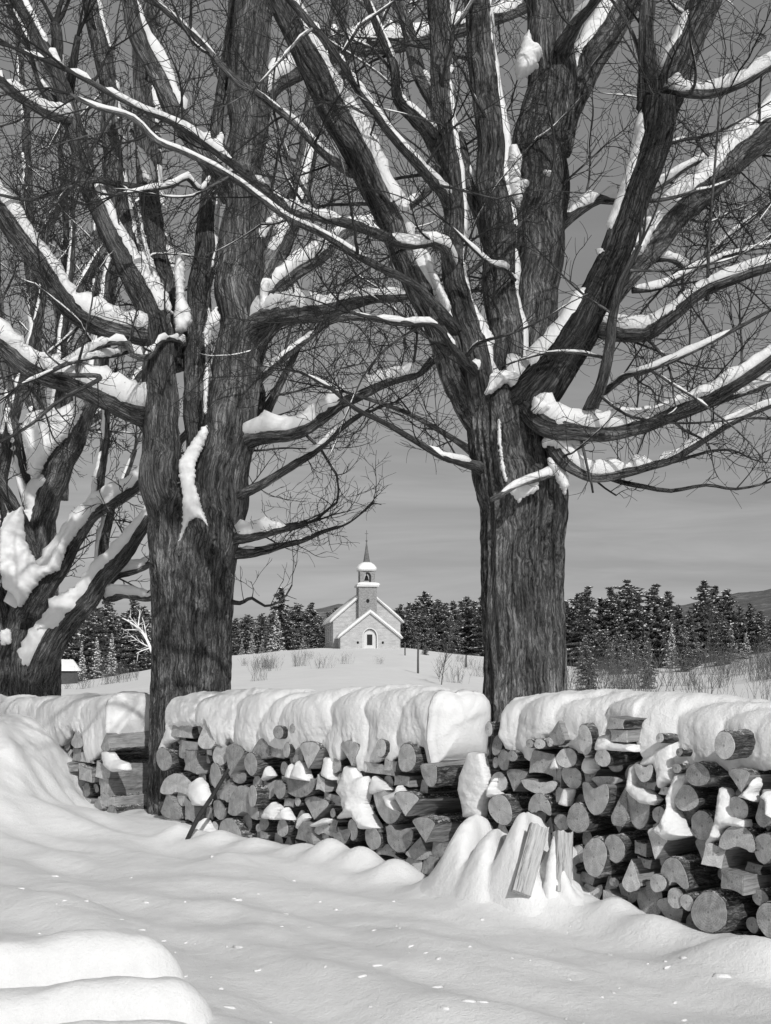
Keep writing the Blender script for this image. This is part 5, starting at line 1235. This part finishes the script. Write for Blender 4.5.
# ================================================================== CONIFERS
def conifer_mesh(seed, H, R, snow, n_tiers, shape=.8, loose=.3):
    rng = random.Random(seed); mb = MB(); 
    tr = MB(); tr.tube([(Vector((0, 0, -1.0)), .16), (Vector((.05, 0, H*.5)), .10), (Vector((0, .03, H*.97)), .02)], 7)
    V = []; Fc = []; SV = []; SF = []
    ax, ay = rng.uniform(-.3, .3), rng.uniform(-.3, .3)
    for i in range(n_tiers):
        f = (i+.5)/n_tiers; z = lerp(.35, H, f**.95); rad = R*(.5*(1-f)**shape+.5*math.sqrt(max(0, 1-f*f))*(.55+.45*min(1, f*4)))*(1 if snow > .5 else 1)+.03 if snow < .5 else R*((1-f)**shape+.03)
        nb = int(lerp(9, 4, f))
        for k in range(nb):
            a = rng.uniform(0, 2*math.pi); L = rad*rng.uniform(.55, 1.12)*(1-loose*.4*rng.random())
            if nz(math.cos(a)*1.3+seed, math.sin(a)*1.3, z*.7) < -.28: L *= .5
            drop = rng.uniform(-.05, .35)
            n = max(3, int(L/.13))
            for q in range(n):
                t = (q+.5)/n; 
                for rep in range(3):
                    sz = rng.uniform(.12, .27)*(1.25-.5*t)
                    w = .35*L*t*(1-t)*2+.06
                    c = Vector((math.cos(a)*L*t-math.sin(a)*rng.uniform(-w, w), math.sin(a)*L*t+math.cos(a)*rng.uniform(-w, w), z-drop*L*t*t+L*t*.18+rng.uniform(-.07, .07)))
                    d1 = Vector((math.cos(a)+rng.gauss(0, .6), math.sin(a)+rng.gauss(0, .6), rng.gauss(.1, .45))).normalized()
                    d2 = d1.cross(Vector((rng.gauss(0, .6), rng.gauss(0, .6), 1))).normalized()
                    d3 = d1.cross(d2)
                    b0 = len(V); V.extend([c-d1*sz, c+d2*sz*.38, c+d1*sz*1.1, c-d2*sz*.38]); Fc.append((b0, b0+1, b0+2, b0+3))
                    b0 = len(V); V.extend([c-d1*sz*.9, c+d3*sz*.3, c+d1*sz, c-d3*sz*.3]); Fc.append((b0, b0+1, b0+2, b0+3))
                    if rng.random() < snow:
                        cc = c+Vector((0, 0, .05)); s2 = sz*rng.uniform(.45, .8); b0 = len(SV)
                        SV.extend([cc-d1*s2, cc+d2*s2*.5, cc+d1*s2, cc-d2*s2*.5, cc+Vector((0, 0, s2*.45)), cc-Vector((0, 0, .03))])
                        SF.extend([(b0, b0+1, b0+4), (b0+1, b0+2, b0+4), (b0+2, b0+3, b0+4), (b0+3, b0, b0+4), (b0+1, b0, b0+5), (b0+2, b0+1, b0+5), (b0+3, b0+2, b0+5), (b0, b0+3, b0+5)])
    return tr, (V, Fc), (SV, SF)
PROTO = {}
def conifer_proto(key, *a):
    tr, cr, sn = conifer_mesh(*a)
    t_ = bpy.data.meshes.new('trunk'); t_.from_pydata(tr.V, [], tr.F); t_.materials.append(M_CTRUNK)
    c_ = bpy.data.meshes.new('crown'); c_.from_pydata(cr[0], [], cr[1]); c_.materials.append(M_NEEDLE)
    s_ = bpy.data.meshes.new('snow'); s_.from_pydata(sn[0], [], sn[1]); s_.materials.append(M_SNOWFAR)
    PROTO[key] = (t_, c_, s_, a[1])
conifer_proto('a', 1, 8, 1.9, 0.135, 32, .75, .4)
conifer_proto('b', 2, 8, 2.5, 0.169, 30, .55, .7)
conifer_proto('c', 3, 8, 1.5, 0.113, 35, .9, .3)
conifer_proto('d', 4, 8, 2.9, 0.203, 25, .45, .8)
conifer_proto('e', 8, 8, 2.2, 0.158, 30, .65, .6)
conifer_proto('s', 5, 5, 1.35, .85, 22, .95, .2)
conifer_proto('t', 6, 5, 1.0, .75, 22, .9, .2)
def conifer(key, px, ytop, Y, label, group, wpx=None, name='pine_tree', sink=.3):
    X = (px-CX)/F*Y; zt = CH+(HZ-ytop)/F*Y; zb = fz(X, Y)-sink
    H0 = PROTO[key][3]; sc = max(.15, (zt-zb)/H0)
    r_ = empty(name, (X, Y, zb)); r_.scale = (sc*1.25 if wpx is None else wpx, sc*1.25 if wpx is None else wpx, sc); r_.rotation_euler = (0, 0, random.uniform(0, 6.28))
    for nm, me in zip(('trunk', 'crown', 'snow'), PROTO[key][:3]):
        o = bpy.data.objects.new(nm, me); COL.objects.link(o); o.parent = r_
        if nm == 'snow': o['kind'] = 'stuff'
    tag(r_, label, 'tree', group)
SETS = [
 ('in the wood between the left maples', [(62, 636), (72, 622), (80, 618), (88, 606), (97, 612), (106, 600), (115, 612), (124, 606), (133, 596), (143, 604), (150, 612)], 165),
 ('in the wood left of the church', [(236, 622), (244, 612), (254, 624), (263, 632), (270, 622), (281, 591), (289, 612), (297, 606), (305, 616), (312, 606), (320, 610), (328, 616), (336, 606), (345, 612)], 168),
 ('in the wood right of the church', [(394, 606), (401, 598), (409, 606), (417, 594), (424, 589), (431, 604), (438, 600), (446, 606), (453, 598), (461, 600), (467, 594), (475, 600), (482, 598), (491, 604)], 168),
 ('in the wood right of the thickest maple', [(566, 602), (577, 598), (588, 583), (600, 596), (610, 584), (619, 594), (628, 582), (638, 592), (647, 600), (656, 588), (668, 586), (678, 600), (690, 606), (704, 584), (715, 582), (728, 592), (740, 604), (750, 600), (760, 612), (771, 616), (785, 610)], 128),
]
rng = random.Random(21)
for wh, lst, Y in SETS:
    for i, (px, yt) in enumerate(lst):
        conifer(rng.choice('abdeabe'), px, yt+rng.uniform(-4, 7), Y+rng.uniform(-6, 6), f'tall dark pine, {ordw(i+1)} from left {wh}', 'dark pines along the wood edge')
    ex = sorted(rng.uniform(lst[0][0]-6, lst[-1][0]+6) for _ in range(int(len(lst)*1.1)))
    for i, px in enumerate(ex):
        conifer(rng.choice('bdec'), px, rng.uniform(612, 628) if Y > 140 else rng.uniform(606, 632), Y+rng.uniform(-12, 14), f'short bushy pine, {ordw(i+1)} from left {wh}', 'dark pines along the wood edge')
for px, yt, Y, k, w, lab in [(277, 611, 150, 's', .95, 'tallest snow-covered spruce, left of the church'), (252, 634, 150, 's', .6, 'small white spruce in front of the pines left of the church'), (242, 640, 150, 't', .5, 'low white spruce beside the forked maple trunk'),
      (262, 640, 151, 't', .5, 'tiny white spruce next to the tall snow-covered one'), (303, 638, 152, 's', .5, 'white spruce closest to the church'), (672, 625, 112, 's', .62, 'cone-shaped white spruce standing out among the right-hand pines'), (731, 624, 112, 't', .7, 'thin white spruce under the tall pines at the right'),
      (746, 634, 108, 's', .6, 'white spruce by the snow mound at the right edge'), (97, 638, 140, 's', .7, 'white spruce between the far left maple and the forked maple'), (112, 634, 140, 't', .8, 'slim white spruce near the forked maple trunk'), (82, 642, 138, 't', .6, 'short white spruce beside the far left maple')]:
    conifer(k, px, yt, Y, lab, 'snow-covered young spruces', w, 'spruce_tree')
for px, yt, yb, Y, k, w, lab in [(587, 636, 682, 62, 'b', .30, 'dark round bush pine standing alone beside the right maple trunk'), (648, 643, 684, 66, 'b', .26, 'dark bush pine in the brushy field right of the maple'), (683, 628, 668, 95, 'e', .5, 'darker pine ahead of the others above the brushy field'), (725, 622, 668, 100, 'b', .6, 'broad pine ahead of the others at the right'), (617, 632, 668, 96, 'd', .5, 'low broad pine ahead of the right-hand wood'), (635, 640, 668, 92, 'b', .4, 'low pine beside the lone bush pine'),
      (425, 649, 657, 118, 'b', .20, 'little dark evergreen bush in the field right of the church')]:
    conifer(k, px, yt, Y, lab, 'dark pines along the wood edge', w)

# ------------------------------------------------------------------ brush, saplings, posts
def stems(seed, n, H, spread, r=.012, sub=3):
    rng = random.Random(seed); mb = MB()
    for i in range(n):
        p = Vector((rng.gauss(0, spread*.35), rng.gauss(0, spread*.35), -.2)); d = Vector((rng.gauss(0, .25), rng.gauss(0, .25), 1))
        pp = wander(p, d, H*rng.uniform(.5, 1), r, r*.35, H*.12, rng, .14, .1); mb.tube(pp, 3, cap=False)
        for q in range(sub):
            j = rng.randrange(len(pp)//3, len(pp)); dd = child_dir(Vector((0, 0, 1)), rng, 15, 45)
            mb.tube(wander(pp[j][0], dd, H*rng.uniform(.15, .4), r*.6, r*.3, H*.1, rng, .2, .1), 3, cap=False)
    return mb
SH = []
for i in range(4):
    mb = stems(30+i, 26, 2.2, 1.5); me = bpy.data.meshes.new('bare_shrub'); me.from_pydata(mb.V, [], mb.F); me.materials.append(M_BRUSH); SH.append(me)
rng = random.Random(5)
def shrub(px, Y, sc, label, group):
    X = (px-CX)/F*Y; o = bpy.data.objects.new('bare_shrub', rng.choice(SH)); COL.objects.link(o)
    o.location = (X, Y, fz(X, Y)); o.scale = (sc, sc, sc*rng.uniform(.8, 1.1)); o.rotation_euler = (0, 0, rng.uniform(0, 6)); tag(o, label, 'shrub', group)
xsr = sorted(rng.uniform(572, 785) for _ in range(44))
for i, px in enumerate(xsr): shrub(px, rng.uniform(45, 95), rng.uniform(.5, 1.15), f'leafless thin-stemmed shrub, {ordw(i+1)} from the left in the field right of the maple', 'bare shrubs in the right field')
xsl = sorted(list(rng.uniform(240, 300) for _ in range(9))+[308, 322, 345, 380, 455, 462, 470, 480])
for i, px in enumerate(xsl): shrub(px, rng.uniform(60, 110), rng.uniform(.3, .6), f'small dry shrub, {ordw(i+1)} from the left in the field below the church', 'dry shrubs in the middle field')
xsw = sorted(rng.uniform(60, 150) for _ in range(8))
for i, px in enumerate(xsw): shrub(px, rng.uniform(100, 125), rng.uniform(.5, .9), f'dry shrub, {ordw(i+1)} from the left, between the two left maples', 'dry shrubs beyond the left woodpile')
def sapling(px, Y, H, label, seed, r=.03):
    X = (px-CX)/F*Y; z = fz(X, Y); rg = random.Random(seed); root = empty('sapling', (X, Y, z)); tag(root, label, 'tree')
    tr = MB(); pp = wander(Vector((0, 0, -.3)), Vector((0, 0, 1)), H, r, r*.25, .25, rg, .06, .1); tr.tube(pp, 6); tr.build('trunk', M_BRUSH, root)
    cr = MB()
    for i in range(26):
        j = rg.randrange(2, len(pp)); q = wander(pp[j][0], child_dir(Vector((0, 0, 1)), rg, 25, 60), H*rg.uniform(.12, .35), r*.4, r*.15, .15, rg, .2, .2); cr.tube(q, 3, cap=False)
        for p_, _ in q[1::2]: cr.tube(wander(p_, child_dir(Vector((0, 0, 1)), rg, 15, 70), H*rg.uniform(.05, .12), r*.2, r*.1, .12, rg, .2, .2), 3, cap=False)
    cr.build('branches', M_BRUSH, root)
sapling(441, 60, 3.2, 'slender bare sapling in the field just left of the right maple trunk', 1)
sapling(438, 66, 2.6, 'thinner bare sapling close beside the taller one, left of the right maple', 2, .022)
sapling(705, 100, 4.6, 'pale bare sapling in front of the pines at the right', 3, .05)
sapling(718, 102, 4.2, 'second pale bare sapling in front of the pines, nearer the edge', 4, .05)
sapling(690, 98, 3.6, 'bare sapling left of two pale ones in front of right-hand pines', 5, .05)
def post(px, Y, h, r, label):
    X = (px-CX)/F*Y; mb = MB(); z = fz(X, Y); mb.tube([(Vector((0, 0, -.4)), r), (Vector((0, 0, h*.5)), r*.95), (Vector((.02, 0, h)), r*.9)], 8, lambda a, L, p, q: .1*nz(a, L*4, 1))
    o = mb.build('fence_post', M_GREYWOOD); o.location = (X, Y, z); tag(o, label, 'post', 'fence posts in the field')
post(418, 72, 1.7, .06, 'taller weathered fence post in the field right of the church')
post(405, 112, 1.1, .06, 'shorter fence post nearest the church')
post(466, 95, .9, .07, 'short stub post beside the right maple trunk')
# white coated small tree seen left of the forked trunk
root = empty('bare_tree', (at(150, 655, 60).x, 60, 1.0)); tag(root, 'small leafless tree with snow-white branches just left of the forked maple trunk', 'tree')
rg = random.Random(2)
tr = MB(); base = at(156, 668, 60); pts = [(at(x, y, 60)-root.location, r/F*60) for x, y, r in [(160, 672, 2), (153, 655, 1.7), (147, 640, 1.4), (140, 630, 1.1), (130, 622, .8), (122, 618, .5)]]
tr.tube(resample(pts, .2), 6); tr.build('trunk', M_SNOWFAR, root)
cr = MB()
for x0, y0, x1, y1 in [(150, 647, 128, 640), (147, 640, 144, 618), (140, 630, 125, 628), (153, 655, 156, 630), (144, 634, 132, 612), (150, 648, 136, 652), (138, 628, 140, 610)]:
    a = at(x0, y0, 60)-root.location; b_ = at(x1, y1, 60+rg.uniform(-.5, .5))-root.location
    q = wander(a, b_-a, (b_-a).length, .045, .015, .15, rg, .15, 0); cr.tube(q, 4, cap=False)
    for p_, _ in q[1::2]: cr.tube(wander(p_, child_dir((b_-a).normalized(), rg, 20, 60), .4, .02, .01, .12, rg, .2, .1), 3, cap=False)
cr.build('branches', M_SNOWFAR, root)

# ================================================================== LIGHT, SKY, CAMERA
AZ = 17.0; EL = 31.0      # sun behind the camera, to the right
to_sun = Vector((math.sin(RAD(AZ))*math.cos(RAD(EL)), -math.cos(RAD(AZ))*math.cos(RAD(EL)), math.sin(RAD(EL))))
sl = bpy.data.lights.new('sun', 'SUN'); sl.energy = 2.75; sl.angle = RAD(.53); sl.color = (1, .995, .985)
so = bpy.data.objects.new('sun', sl); COL.objects.link(so); so.rotation_euler = to_sun.to_track_quat('Z', 'Y').to_euler()
w = bpy.data.worlds.new('World'); scene.world = w; w.use_nodes = True; nt = w.node_tree
bg = nt.nodes['Background']; sky = nt.nodes.new('ShaderNodeTexSky'); sky.sky_type = 'NISHITA'; sky.sun_disc = False
sky.sun_elevation = RAD(EL); sky.sun_rotation = math.atan2(to_sun.x, to_sun.y)
bw_ = nt.nodes.new('ShaderNodeRGBToBW'); nt.links.new(sky.outputs[0], bw_.inputs[0])
tcw = nt.nodes.new('ShaderNodeTexCoord').outputs['Generated']
sp_ = nt.nodes.new('ShaderNodeSeparateXYZ'); nt.links.new(tcw, sp_.inputs[0])
# thin high cloud in bands: denser towards the horizon
cn = noi(nt, mapping(nt, tcw, (1.8, 1.8, 19)), 2.2, 5, .6, .5)
cb = ramp(nt, cn, [(.36, 0), (.66, 1)])
den = ramp(nt, sp_.outputs[2], [(.0, .75), (.16, .55), (.30, .12), (.5, .0)])
cf = math2(nt, 'MULTIPLY', cb, den)
skyv = math2(nt, 'MULTIPLY', bw_.outputs[0], SKYK if 'SKYK' in globals() else .8)
zr = ramp(nt, sp_.outputs[2], [(.0, .62), (.12, .66), (.26, .82), (.45, 1.25)])
skyv = math2(nt, 'MULTIPLY', skyv, zr)
gain = math2(nt, 'ADD', skyv, math2(nt, 'MULTIPLY', cf, 1.3))
nt.links.new(gain, bg.inputs['Color']); bg.inputs['Strength'].default_value = .10
cam = bpy.data.cameras.new('Camera'); co = bpy.data.objects.new('Camera', cam); COL.objects.link(co)
co.location = (0, 0, CH); co.rotation_euler = (math.pi/2, 0, 0)
cam.sensor_fit = 'VERTICAL'; cam.sensor_height = 36; cam.lens = F/1024*36
cam.shift_y = (HZ-512)/1024; cam.shift_x = 0; cam.clip_end = 12000; cam.clip_start = .1
scene.camera = co
vs = scene.view_settings; vs.view_transform = 'Standard'; vs.look = 'None'; vs.gamma = 1; vs.use_curve_mapping = False; vs.exposure = 0.07
